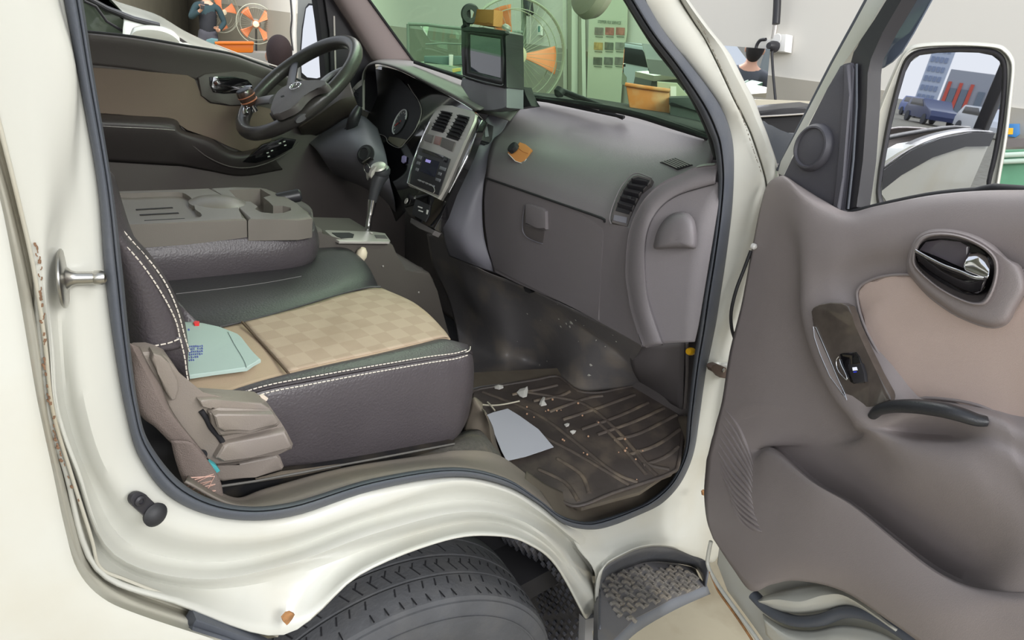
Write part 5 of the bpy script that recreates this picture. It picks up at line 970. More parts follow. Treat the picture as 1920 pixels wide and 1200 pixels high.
# pull handle arch
tube('pull_handle', [DP(x,y,h) for x,y,h in ((1637,779,.066),(1650,768,.074),(1680,762,.080),(1720,762,.084),(1765,768,.084),(1800,777,.080),(1830,787,.072),(1850,790,.064))], lambda t: .0065+.0035*math.sin(math.pi*t), mat('black_grip_plastic',(46,47,50),rough=.35,bump=.2,bscale=600), door, sub=5, seg=16, squash=1.2, up=DN)
0 and loft('pull_handle_pocket', [[DP(*p,.0705) for p in ((1678,820),(1700,812),(1740,806),(1780,810),(1802,822))], [DP(*p,.050) for p in ((1684,828),(1705,824),(1740,820),(1775,822),(1798,828))], [DP(*p,.0720) for p in ((1690,836),(1710,840),(1740,842),(1775,840),(1796,834))]], trim_dk, door, su=4, sv=4, thick=.002)
# front recess of the trim
0 and loft('front_grip_recess', [[DP(*p,.012) for p in ((1436,440),(1440,460),(1438,490),(1430,515))], [DP(*p,.006) for p in ((1444,430),(1450,460),(1450,490),(1442,520))], [DP(*p,.019) for p in ((1452,430),(1460,460),(1460,490),(1452,520))]], tm, door, su=4, sv=4, thick=.002)
# weatherstrip curve and white lower panel
tube('door_seal', [DP(x,y,-.006) for x,y in ((1414,1116),(1440,1142),(1470,1158),(1500,1165),(1540,1162),(1580,1148),(1620,1150),(1660,1165),(1700,1190),(1730,1215))], .010, rubber, door, sub=6, seg=12, squash=1.3, up=DN)
loft('lower_pressing', [[DP(*p,-.012) for p in ((1418,1122),(1450,1112),(1500,1100),(1560,1098),(1620,1130),(1690,1175))], [DP(*p,.010) for p in ((1422,1128),(1455,1124),(1500,1128),(1545,1116),(1590,1120),(1680,1182))], [DP(*p,-.006) for p in ((1425,1132),(1460,1146),(1500,1150),(1550,1144),(1600,1138),(1680,1188))]], paint, door, su=6, sv=4, thick=.002)
loft('lower_pressing', [[DP(*p,-.012) for p in ((1430,1150),(1470,1175),(1520,1182),(1580,1172),(1650,1185),(1720,1225))], [DP(*p,.004) for p in ((1432,1165),(1472,1195),(1520,1210),(1580,1205),(1650,1218),(1720,1250))], [DP(*p,-.012) for p in ((1436,1190),(1480,1230),(1530,1250),(1590,1250),(1650,1255),(1720,1290))]], paint, door, su=6, sv=4, thick=.002)
tube('rusty_door_hem', [DP(*p,-.008) for p in ((1331,1072),(1345,1105),(1362,1130),(1385,1162),(1410,1200),(1432,1235))], .0026, rust, door, sub=4)
tube('door_hem', [DP(*p,-.010) for p in ((1333,1015),(1328,1040),(1328,1062),(1347,1098),(1388,1155),(1415,1192),(1440,1230))], .0045, paint, door, sub=4)
# door check strap, wiring gaiter
plate('door_check', [PY(*p,-.03) for p in ((1333,690),(1336,685),(1345,683),(1362,690),(1364,702),(1360,710),(1350,708),(1343,700),(1336,697))], (0,.012,0), mat('rusty_bracket',(88,72,64),rough=.6,metal=.3), truck, bevel=.0015)
lathe('check_pin', [(.005,0),(.0045,.003),(0,.003)], PY(1356,694,-.031), (0,-1,0), steel, truck, seg=14)
tube('wiring_loop', [PY(*p,-.04) for p in ((1408,470),(1395,505),(1380,545),(1371,585),(1372,615),(1379,640))], .0035, blackrub, truck, sub=5)
for p in ((1411,461),(1379,628)): lathe('white_clip', [(.006,0),(.006,.006),(.003,.009),(0,.009)], PY(*p,-.045), (-.2,-1,0), wht, truck, seg=14)
# window frame: white front rail, black sail panel, glass run, visor
fo = -.03
pplate('window_front_rail', [(1457,325),(1463,303),(1500,235),(1560,120),(1600,48),(1626,0),(1665,-70),(1705,-70),(1657,0),(1636,38),(1614,78),(1596,95),(1560,150),(1520,225),(1484,297),(1470,331)], DPL, fo, .022, paint, door, bevel=.003)
tube('rail_outer_seal', [DP(x,y,fo-.004) for x,y in ((1458,320),(1500,235),(1560,118),(1602,42),(1660,-66))], .0035, rubber, door)
sail = pplate('sail_panel', [(1469,330),(1484,300),(1520,228),(1552,165),(1575,124),(1584,119),(1594,117),(1600,130),(1594,250),(1585,330),(1578,395),(1590,402),(1560,395),(1530,372),(1500,350)], DPL, .004, .03, mat('sail_black_plastic',(74,73,80),rough=.5,bump=.2,bscale=900), door, bevel=.005)
pplate('sail_ridge', [(1580,122),(1590,120),(1592,180),(1580,330),(1572,392),(1560,388),(1570,320),(1582,180)], DPL, .010, .008, MATS['sail_black_plastic'], sail, bevel=.003)
lathe('tweeter', [(.041,0),(.0405,.006),(.036,.012),(.033,.0125),(.031,.008),(.015,.010),(0,.011)], DP(1527,277,.004), DN, MATS['sail_black_plastic'], sail, seg=44)
pplate('tweeter_housing', [(1497,285),(1500,262),(1515,244),(1540,238),(1552,243),(1558,262),(1556,290),(1540,306),(1518,308),(1503,300)], DPL, .007, .01, MATS['sail_black_plastic'], sail, bevel=.003)
pplate('glass_run', [(1594,117),(1600,96),(1616,76),(1640,36),(1662,0),(1700,-66),(1730,-66),(1690,0),(1655,60),(1630,110),(1627,136),(1625,200),(1618,300),(1611,352),(1606,388),(1578,396),(1586,330),(1594,250)], DPL, -.004, .03, blk, door, bevel=.003)
tube('glass_run_lip', [DP(x,y,.0) for x,y in ((1606,120),(1606,200),(1600,300),(1590,392))], .002, rubber, door)
vis = pplate('wind_deflector', [(1660,0),(1702,-66),(1800,-90),(1762,-30),(1745,2),(1712,62),(1690,98),(1672,116),(1655,127),(1630,135),(1627,120),(1634,95),(1648,60)], DPL, -.062, .003, mat('smoked_acrylic',(84,92,106),rough=.12,coat=.5,spec=.6), door, bevel=.001)
pplate('deflector_shade_band', [(1664,0),(1704,-60),(1725,-60),(1690,5),(1668,50),(1655,90),(1648,60)], DPL, -.060, .002, blk, vis)
# belt line sill, outer skin shaping and rear frame
tube('belt_moulding', [DP(x,y,-.005) for x,y in ((1590,402),(1644,388),(1740,368),(1830,359),(1925,357))]+[dz(.8,1.545,-.005),dz(1.0,1.55,-.005)], .006, blackrub, door, sub=3)
belt_o = [dz(t, z, -.070) for t, z in ((.02,1.22),(.10,1.30),(.20,1.385),(.32,1.45),(.45,1.50),(.60,1.53),(.80,1.548),(.99,1.55))]
loft('outer_belt_trim', [[p+Vector((0,0,.0)) for p in belt_o], [p+DN*.02+Vector((0,0,.004)) for p in belt_o]], blk, door, su=4, sv=1, thick=.002)
plate('outer_belt_strip', belt_o+[dz(t, z, -.070) for t, z in reversed(((.02,1.14),(.10,1.225),(.20,1.315),(.32,1.39),(.45,1.445),(.60,1.485),(.80,1.512),(.99,1.515)))], -DN*.004, blk, door)
box('rear_window_frame', dz(.965,1.80,-.045), DD*.022, DN*.014, Vector((0,0,.27)), blk, door, .004)
text('rear_lettering', 'IE', .05, dz(.74,1.05,-.0685), -DD, (0,0,1), mat('grey_letter',(110,104,100),rough=.5), door)
# wing mirror
MP = Vector((1.3527,-.2436,1.5727)); MN = Vector((-.8229,-.5675,-.012)).normalized(); mp = Plane(MP, MN)
mo = [(1616,372),(1622,320),(1640,235),(1660,180),(1690,110),(1705,92),(1722,86),(1760,83),(1820,83),(1868,87),(1884,95),(1894,108),(1898,128),(1892,190),(1884,260),(1874,320),(1866,365),(1850,430),(1700,450),(1625,420)]
mh = loft('wing_mirror', [[mp(x,y,-.10)+Vector((0,0,0)) for x,y in [(1757+(x-1757)*.7, 240+(y-240)*.7) for x,y in mo]], [mp(x,y,-.075) for x,y in [(1757+(x-1757)*.93, 240+(y-240)*.93) for x,y in mo]], [mp(x,y,-.035) for x,y in mo], [mp(x,y,.004) for x,y in mo], [mp(x,y,.010) for x,y in [(1767+(x-1767)*.975, 236+(y-236)*.975) for x,y in mo]]], paint, door, su=4, sv=3, closed_u=True, thick=.003)
mh['label'] = 'cream wing mirror outside the open door'
bmx = [(1757+(x-1757)*.7, 240+(y-240)*.7) for x,y in mo]
plate('mirror_back', [mp(x,y,-.10) for x,y in bmx], -mp.n*.004, paint, mh)
gi = [(1653,364),(1655,330),(1662,290),(1672,235),(1685,180),(1698,135),(1708,116),(1724,104),(1760,99),(1800,98),(1835,99),(1860,104),(1874,115),(1879,135),(1877,180),(1870,240),(1860,295),(1850,340),(1842,400),(1760,420),(1672,392)]
go2 = [(1643,375),(1645,330),(1652,285),(1662,230),(1676,172),(1690,124),(1702,104),(1722,93),(1760,89),(1802,88),(1840,89),(1868,94),(1884,108),(1889,132),(1887,182),(1880,242),(1869,300),(1858,345),(1850,415),(1760,432),(1662,402)]
plate('mirror_face_plate', [mp(x,y,.003) for x,y in mo], -mp.n*.02, paint, mh, bevel=.002)
loft('mirror_rim', [[mp(x,y,.004) for x,y in go2], [mp(x,y,.012) for x,y in lerpR(go2,gi,.4)], [mp(x,y,.0095) for x,y in lerpR(go2,gi,.8)], [mp(x,y,.006) for x,y in gi]], blk, mh, su=3, sv=2, closed_u=True)
pplate('mirror_glass', gi, mp, .007, .003, mirror_m, mh)
tube('mirror_arm', [mp(1700,420,-.04), mp(1640,440,-.04), DP(1560,380,-.08)], .014, blk, mh, sub=3)
# driver side wing mirror, seen through the driver's window
dmp = Plane((1.02,1.78,1.5), Vector((-.90,-.42,.05)))
dmo = [(557,150),(556,60),(557,-10),(575,-16),(600,-14),(612,10),(617,60),(619,120),(618,150),(600,156),(575,156)]
dm = pplate('driver_wing_mirror', dmo, dmp, .0, .05, paint, truck, bevel=.008); dm['label'] = 'cream wing mirror outside the driver window'
pplate('mirror_rim', [(564,146),(562,100),(566,50),(572,14),(578,6),(594,7),(606,20),(612,60),(614,120),(612,148),(594,151),(574,150)], dmp, .006, .008, blk, dm, bevel=.002)
pplate('mirror_glass', [(566,136),(564,108),(568,55),(574,16),(580,10),(593,11),(603,24),(609,60),(611,110),(608,142),(594,147),(576,145)], dmp, .0075, .002, mirror_m, dm)
# ================================================================== WORKSHOP BEYOND
def horiz(px, py, dist):
    r = ray(px, py); h = Vector((r.x, r.y, 0)).length; return CAM + r*(dist/h)
def bgplane(px, py, dist): P = horiz(px, py, dist); n = CAM-P; n.z = 0; return Plane(P, n)
GA, GB = horiz(470, 20, 17.5), horiz(1500, 150, 3.5)
wd = (GB-GA); wd.z = 0; wd.normalize(); wn = Vector((0,0,1)).cross(wd).normalized()
if wn.dot(CAM-GA) < 0: wn = -wn
WALL = Plane(GB, wn)
def wall_q(x0, x1, z0, z1, off, th, m, name):
    """stretch of wall between two distances measured along it from the socket boxes"""
    base = Vector((GB.x, GB.y, 0))+wn*off
    o = plate(name, [base+wd*x0+Vector((0,0,z0)), base+wd*x1+Vector((0,0,z0)), base+wd*x1+Vector((0,0,z1)), base+wd*x0+Vector((0,0,z1))], -wn*th, m, None); o['kind'] = 'structure'; return o
wall_q(-40, 3.5, .04, 6.5, 0, .15, wall_w, 'wall_front')
wz = (horiz(1541,152,3.5).z + horiz(550,37,10).z)/2
wall_q(-40, 3.5, .04, WALL(1500,149).z, .008, .01, wall_g, 'trim_1')
WA_ = WALL(352,20); WB_ = horiz(20,20,15.0); wu = (WB_-WA_); wu.z = 0; wl_ = plate('wall_left', [Vector((WA_.x,WA_.y,.04)), Vector((WB_.x,WB_.y,.04)), Vector((WB_.x,WB_.y,6.5)), Vector((WA_.x,WA_.y,6.5))], (WA_-CAM).normalized()*.1, mat('beige_wall_paint',(206,200,180),rough=.8,var=.12,vscale=1.2), None); wl_['kind'] = 'structure'
fl = aabb('floor', (-190,-190,-.01), (30,40,.04), concrete, None); fl['kind'] = 'structure'
# door frame and corner posts on the wall
for i,(a, b) in enumerate((((1078,-60),(1077,205)), ((1092,-60),(1096,210)), ((1058,-60),(1060,205)))):
    o = tube('trim_%d' % (i+2), [WALL(*a,.03), WALL(*b,.03)], .018 if i else .03, mat('door_frame_grey',(190,190,178),rough=.6), None, seg=4); o['kind'] = 'structure'
dpn = pplate('door_1', [(1064,-60),(1092,-60),(1094,215),(1064,215)], WALL, .02, .02, mat('olive_door_paint',(164,164,146),rough=.6), None); dpn['kind'] = 'structure'
# poster
po = tag(pplate('poster', [(1106,-30),(1177,-30),(1175,60),(1172,80),(1170,100),(1163,200),(1140,215),(1100,190)], WALL, .03, .003, mat('poster_paper',(206,208,188),rough=.5), None), 'tall pale product poster with rows of small photos beside the wall mirror', 'poster')
ud = wd if (WALL(1170,60)-WALL(1110,60)).dot(wd) > 0 else -wd
text('poster_title', 'STEPPER FILE SERVICE', .045*1.0, WALL(1142,42,.036), ud, (0,0,1), mat('dark_green_ink',(70,84,70),rough=.7), po)
t_ = bpy.data.objects['poster_title']; bb = [v.co.dot(ud) for v in t_.data.vertices]; wdt = max(bb)-min(bb); tgt = (WALL(1164,42)-WALL(1121,42)).length*1.0
cx = WALL(1142,42,.036)
for v in t_.data.vertices: v.co = cx+(v.co-cx)*(tgt/wdt)
for r in range(3):
    for c in range(3):
        x, y = 1115+c*20-r*1.2, 51+r*28; cc = [(150,140,130),(190,120,110),(196,130,116)][c] if r == 0 else ([(200,170,110),(120,124,110),(150,150,140)][c] if r == 1 else [(110,112,100),(120,120,112),(130,128,120)][c])
        q = pplate('poster_photo', [(x,y),(x+16,y+1),(x+15.5,y+15),(x-.5,y+14)], WALL, .034, .002, mat('poster_photo_%d%d' % (r,c), cc, rough=.6, var=.4, vscale=30), po)
        pplate('caption_line', [(x+1,y+17),(x+15,y+18),(x+15,y+19),(x+1,y+18)], WALL, .034, .002, MATS['dark_green_ink'], po)
# wall mirrors
def facing(P, target): a = (CAM-P).normalized(); b = (Vector(target)-P).normalized(); return (a+b).normalized()
P1 = WALL(1400,140,.30); BY = Vector((1.9,-3.0,1.44))
m1 = Plane(P1, facing(P1, BY))
wm = tag(pplate('wall_mirror', [(1352,85),(1444,92),(1436,184),(1380,176),(1370,175)], m1, .012, .01, mirror_m, None), 'wall mirror below the twin socket boxes reflecting a figure', 'mirror')
P2 = WALL(1210,130,.30); VAN = Vector((-1.5,-13.0,1.0))
m2 = Plane(P2, facing(P2, VAN))
wm2 = tag(pplate('wall_mirror', [(1172,79),(1232,84),(1280,150),(1290,200),(1166,158)], m2, .012, .01, mirror_m, None), 'wall mirror behind the dirty orange bin, seen through the windshield', 'mirror')
# sockets and cables
so1 = thing('socket_box', 'left white socket box above the mirror with a looped cable', 'socket', WALL(1433,85))
pplate('housing', [(1424,72),(1448,74),(1446,97),(1421,95)], WALL, .05, .045, wht, so1, bevel=.006)
tube('looped_cable', [WALL(*p,.07) for p in ((1436,74),(1425,76),(1418,88),(1418,103),(1424,109),(1430,97))], .008, blk, so1, sub=5)
so2 = thing('socket_box', 'right white socket box with a black plug and a hanging cord', 'socket', WALL(1460,85))
pplate('housing', [(1449,64),(1474,64),(1471,97),(1447,96)], WALL, .055, .05, wht, so2, bevel=.006)
lathe('socket_face', [(0,.003),(.024,.003),(.027,0)], WALL(1456,74,.056), wn, MATS['white_plastic'], so2, seg=20)
lathe('plug', [(.026,0),(.024,.03),(.014,.05),(0,.05)], WALL(1454,88,.056), wn, blk, so2, seg=16)
tube('hanging_cord', [WALL(*p,.08) for p in ((1453,90),(1448,98),(1449,130),(1452,165),(1454,187))], .006, blk, so2, sub=4)
tube('supply_cable', [WALL(*p,.05) for p in ((1459,-60),(1457,10),(1455,45))], .018, blk, so2, sub=3)
tube('cable_conduit', [WALL(*p,.05) for p in ((1454,48),(1452,62),(1450,72))], .012, silver, so2, sub=3)
# workbench corner, black bin, rubber bumper piece
bn = thing('workbench', 'pale workbench top below the wall mirror', 'workbench', horiz(1440,200,3.0))
wkb = bgplane(1460,195,3.05)
plate('worktop', [wkb(x,y) for x,y in ((1400,186),(1460,188),(1560,192),(1560,206),(1460,203),(1400,202))], -wkb.n*.18, mat('pale_worktop',(206,198,178),rough=.5), bn)
plate('bench_side', [wkb(1400,202),wkb(1460,203),wkb(1560,206),Vector((wkb(1560,206).x,wkb(1560,206).y,.04)),Vector((wkb(1400,202).x,wkb(1400,202).y,.04))], -wkb.n*.16, mat('bench_paint',(120,118,112),rough=.6), bn)
kb_ = thing('tool_chest', 'black tool chest standing in front of the pale workbench', 'tool chest', horiz(1470,230,2.5))
kp = Plane(horiz(1470,215,2.4), Vector((-.8,-.6,0)))
plate('chest_body', [kp(*p) for p in ((1418,218),(1470,215),(1530,211),(1530,320),(1500,700),(1418,700))], -kp.n*.3, blkdull, kb_, bevel=.01)
plate('chest_lid', [kp(*p,.02) for p in ((1416,208),(1470,203),(1535,198),(1535,210),(1470,216),(1416,220))], -kp.n*.34, blk, kb_, bevel=.01)
tube('chest_trim', [kp(*p,.02) for p in ((1418,219),(1470,216),(1530,212))], .003, silver, kb_)
gb2 = Plane(PY(1450,270,.12), Vector((-.5,-.85,.1)))
plate('corner_bumper_cover', [gb2(*p) for p in ((1428,225),(1436,228),(1445,238),(1462,247),(1480,250),(1500,250),(1510,260),(1500,300),(1480,325),(1468,330),(1455,318),(1430,260))], -gb2.n*.03, rubber, truck, bevel=.004)
# orange bin and dark case, seen through the windshield
ob1 = bgplane(1215,190,2.9)
binm = mat('dirty_orange_plastic',(222,132,66),rough=.5,var=.1,dirt=(226,190,150),dscale=12,damt=.5)
ob2 = thing('storage_bin', 'dirty orange plastic bin behind the right side of the windshield', 'bin', ob1(1215,222))
plate('bin_body', [ob1(*p) for p in ((1173,158),(1255,170),(1256,222),(1225,222),(1186,215),(1180,200))], -ob1.n*.25, binm, ob2, bevel=.006)
tube('bin_rim', [ob1(*p,.008) for p in ((1172,158),(1210,164),(1256,170))], .008, binm, ob2)
gb3 = bgplane(1245,165,3.1)
gc2 = thing('storage_case', 'grey green case standing behind the orange bin', 'case', gb3(1250,180))
plate('case_body', [gb3(*p) for p in ((1232,153),(1270,156),(1290,180),(1290,215),(1232,215))], -gb3.n*.2, mat('grey_green_plastic',(170,170,150),rough=.6), gc2, bevel=.01)
plate('case_latch', [gb3(*p,.006) for p in ((1257,162),(1268,162),(1268,182),(1257,182))], -gb3.n*.01, wht, gc2)
bk = bgplane(1290,210,2.7)
bkt = thing('equipment_cover', 'dark ribbed equipment cover beside the orange bin', 'equipment', bk(1290,240))
plate('cover_body', [bk(*p) for p in ((1256,196),(1300,200),(1345,215),(1350,260),(1256,250))], -bk.n*.2, mat('dark_green_grey',(64,70,68),rough=.6), bkt, bevel=.01)
plate('cover_lid', [bk(*p,.02) for p in ((1254,183),(1290,182),(1325,190),(1350,205),(1350,222),(1300,206),(1254,196))], -bk.n*.26, mat('dark_lid',(52,56,56),rough=.5), bkt, bevel=.01)
bsh = bgplane(1230,225,3.2)
tag(plate('bench', [bsh(*p) for p in ((1130,205),(1180,200),(1360,215),(1360,300),(1130,300))], -bsh.n*.3, mat('bench_green_grey',(120,128,116),rough=.7), None), 'low grey bench top carrying the orange bin and grey case', 'bench')
# desk with glass screen on the left side of the windshield
dkp = bgplane(820,140,5.5)
dk = thing('counter_desk', 'pale counter desk behind the glass screen', 'desk', dkp(820,180))
plate('desk_top', [dkp(*p) for p in ((770,118),(800,116),(870,128),(900,140),(900,180),(790,150))], -dkp.n*.12, mat('pale_green_counter',(196,204,190),rough=.5), dk, bevel=.01)
plate('desk_front', [dkp(*p,.02) for p in ((770,140),(900,165),(900,330),(770,330))], -dkp.n*.1, wall_g, dk)
gsp = bgplane(830,90,5.2)
gs = tag(pplate('glass_screen', [(765,45),(765,116),(800,118),(872,130),(905,135),(980,140),(980,60),(872,54),(830,50),(800,46)], gsp, 0, .01, glass('counter_glass',(.84,.92,.86),gloss=.12), None), 'clear glass screen standing on the pale counter desk', 'glass screen')
tube('screen_rail', [gsp(*p,.01) for p in ((765,45),(800,46),(830,50),(872,54),(980,61))], .012, mat('rail_grey',(120,132,120),rough=.4), gs)
tube('screen_mid_rail', [gsp(*p,.01) for p in ((798,83),(830,81),(872,83),(980,85))], .006, MATS['rail_grey'], gs)
tube('screen_post', [gsp(*p,.01) for p in ((765,45),(766,116))], .012, MATS['rail_grey'], gs)
mk = bgplane(820,110,5.0)
tag(plate('equipment_tray', [mk(*p) for p in ((795,106),(870,106),(870,123),(840,122),(795,118))], -mk.n*.2, mat('dark_teal_tray',(84,110,104),rough=.5), None, bevel=.01), 'dark teal tray standing on the counter desk', 'tray')
tag(plate('white_carton', [mk(*p,.1) for p in ((842,103),(850,103),(849,123),(842,123))], -mk.n*.08, wht, None, bevel=.004), 'narrow white carton standing in front of the dark teal tray', 'carton')
tag(plate('yellow_folder', [mk(*p,.15) for p in ((848,130),(864,128),(864,133),(849,136))], -mk.n*.1, mat('yellow_card',(216,196,110),rough=.6), None), 'small yellow folder lying beside the monitor side of the counter', 'folder')
tag(plate('blue_folder', [mk(*p,.15) for p in ((820,132),(846,137),(864,134),(864,140),(846,142))], -mk.n*.1, mat('teal_card',(96,150,140),rough=.6), None), 'flat teal folder lying just below the yellow one', 'folder')
pap = WALL(908,10,.05)
# column box and hanging tool behind the monitor
tag(tube('wall_pipe', [WALL(982,-60,.08), WALL(982,90,.08)], .02, mat('pipe_green_grey',(120,128,112),rough=.5), None), 'thin grey pipe running down the wall behind the big fan', 'pipe')
ht = thing('hanging_tool', 'black hand tool hanging by its cord on the wall', 'tool', WALL(991,10,.1))
tube('tool_body', [WALL(987,-14,.1), WALL(990,6,.1), WALL(994,26,.1)], lambda t: .045-.015*t, blk, ht, sub=3)
tube('tool_cord', [WALL(994,26,.1), WALL(995,55,.1), WALL(993,80,.1)], .006, silver, ht, sub=3)
th_ = thing('thermometer', 'small white thermometer fixed to the wall right of the fan', 'thermometer', WALL(1011,56,.02))
pplate('plate', [(1007,46),(1014,46),(1014,66),(1007,66)], WALL, .03, .02, wht, th_, bevel=.003)
pplate('scale', [(1009,49),(1012,49),(1012,60),(1009,60)], WALL, .032, .004, mat('teal_scale',(90,140,130)), th_)
# ---- industrial fans
def fan(cx, cy, dist, R_, label, rot=0.0, tilt=0.0, blades=4, alpha=1.0):
    P = horiz(cx, cy, dist); n = (CAM-P); n.z = 0; n.normalize(); u = Vector((0,0,1)).cross(n).normalized(); n = (n*math.cos(tilt)+u*math.sin(tilt)).normalized(); u = Vector((0,0,1)).cross(n).normalized(); w = Vector((0,0,1))
    t = thing('industrial_fan', label, 'fan', (P.x, P.y, .04), 'industrial stand fans in the workshop')
    cg = mat('cage_wire',(176,178,160),rough=.5,metal=.2)
    bm = bmesh.new()
    for rr, off in ((R_,0),(R_*.99,.05),(R_*.8,.09),(R_*.8,-.08)):
        tube_bm(bm, [P+(u*math.cos(2*math.pi*k/48)+w*math.sin(2*math.pi*k/48))*rr+n*off for k in range(48)], .007 if rr > R_*.9 else .003, 6, True)
    for k in range(36):
        a = 2*math.pi*k/36; e = u*math.cos(a)+w*math.sin(a); tube_bm(bm, [P+e*R_*.12+n*.13, P+e*R_*.6+n*.11, P+e*R_*.95+n*.06, P+e*R_], .0012, 4)
    finish('cage', bm, cg, t)
    lathe('hub', [(0,.06),(.05,.055),(.07,.03),(.07,-.06),(0,-.06)], P, n, MATS['orange_plastic'], t, seg=24)
    lathe('badge', [(0,.004),(.055,.003),(.06,0)], P+n*.135, n, mat('badge_cream',(228,214,184),rough=.4), t, seg=24)
    lathe('motor', [(0,-.06),(.09,-.07),(.1,-.2),(.06,-.26),(0,-.26)], P, n, mat('motor_grey',(150,150,146),rough=.5), t, seg=20)
    for k in range(blades):
        a = rot+2*math.pi*k/blades; rws = []
        for r in (.08,.35,.65,.88):
            wd_ = .16+.16*r; c = []
            for s in (-1,-.3,.4,1):
                aa = a+s*wd_*(1.0 if r > .2 else 1.4); e = u*math.cos(aa)+w*math.sin(aa); c.append(P+e*R_*r+n*(-.05*s))
            rws.append(c)
        loft('blade', rws, mat('fan_blade_orange',(238,140,92),rough=.45), t, su=3, sv=3, thick=.004)
    tube('post', [P-n*.16, P-n*.2-w*.3, Vector((P.x-n.x*.2, P.y-n.y*.2, .08))], .02, blk, t)
    lathe('base', [(0,.05),(.05,.05),(.24,.015),(.25,0),(0,0)], Vector((P.x-n.x*.2, P.y-n.y*.2, .04)), (0,0,1), blk, t, seg=32)
fan(480,45,15.5,.38, 'round fan with orange blades facing us, seen through the driver window', .75)
fan(414,22,17.6,.44, 'fan mostly hidden behind the standing person in the black vest', .3, .6)
fan(963,102,4.6,.34, 'large fan with orange blades seen through the windshield behind the monitor', .02, .2, 3)
# wires and pole by the driver's mirror
wp_ = bgplane(548,60,11.0)
tag(tube('white_pole', [wp_(549,-60), wp_(552,140)], .045, wht, None), 'slim white pole between the fan and the driver mirror', 'pole')
tag(tube('dark_cable', [wp_(543,-20,.05), wp_(547,30,.06), wp_(545,60,.05), wp_(549,95,.06)], .012, blk, None, sub=4), 'thin dark cable hanging along the white pole', 'cable')
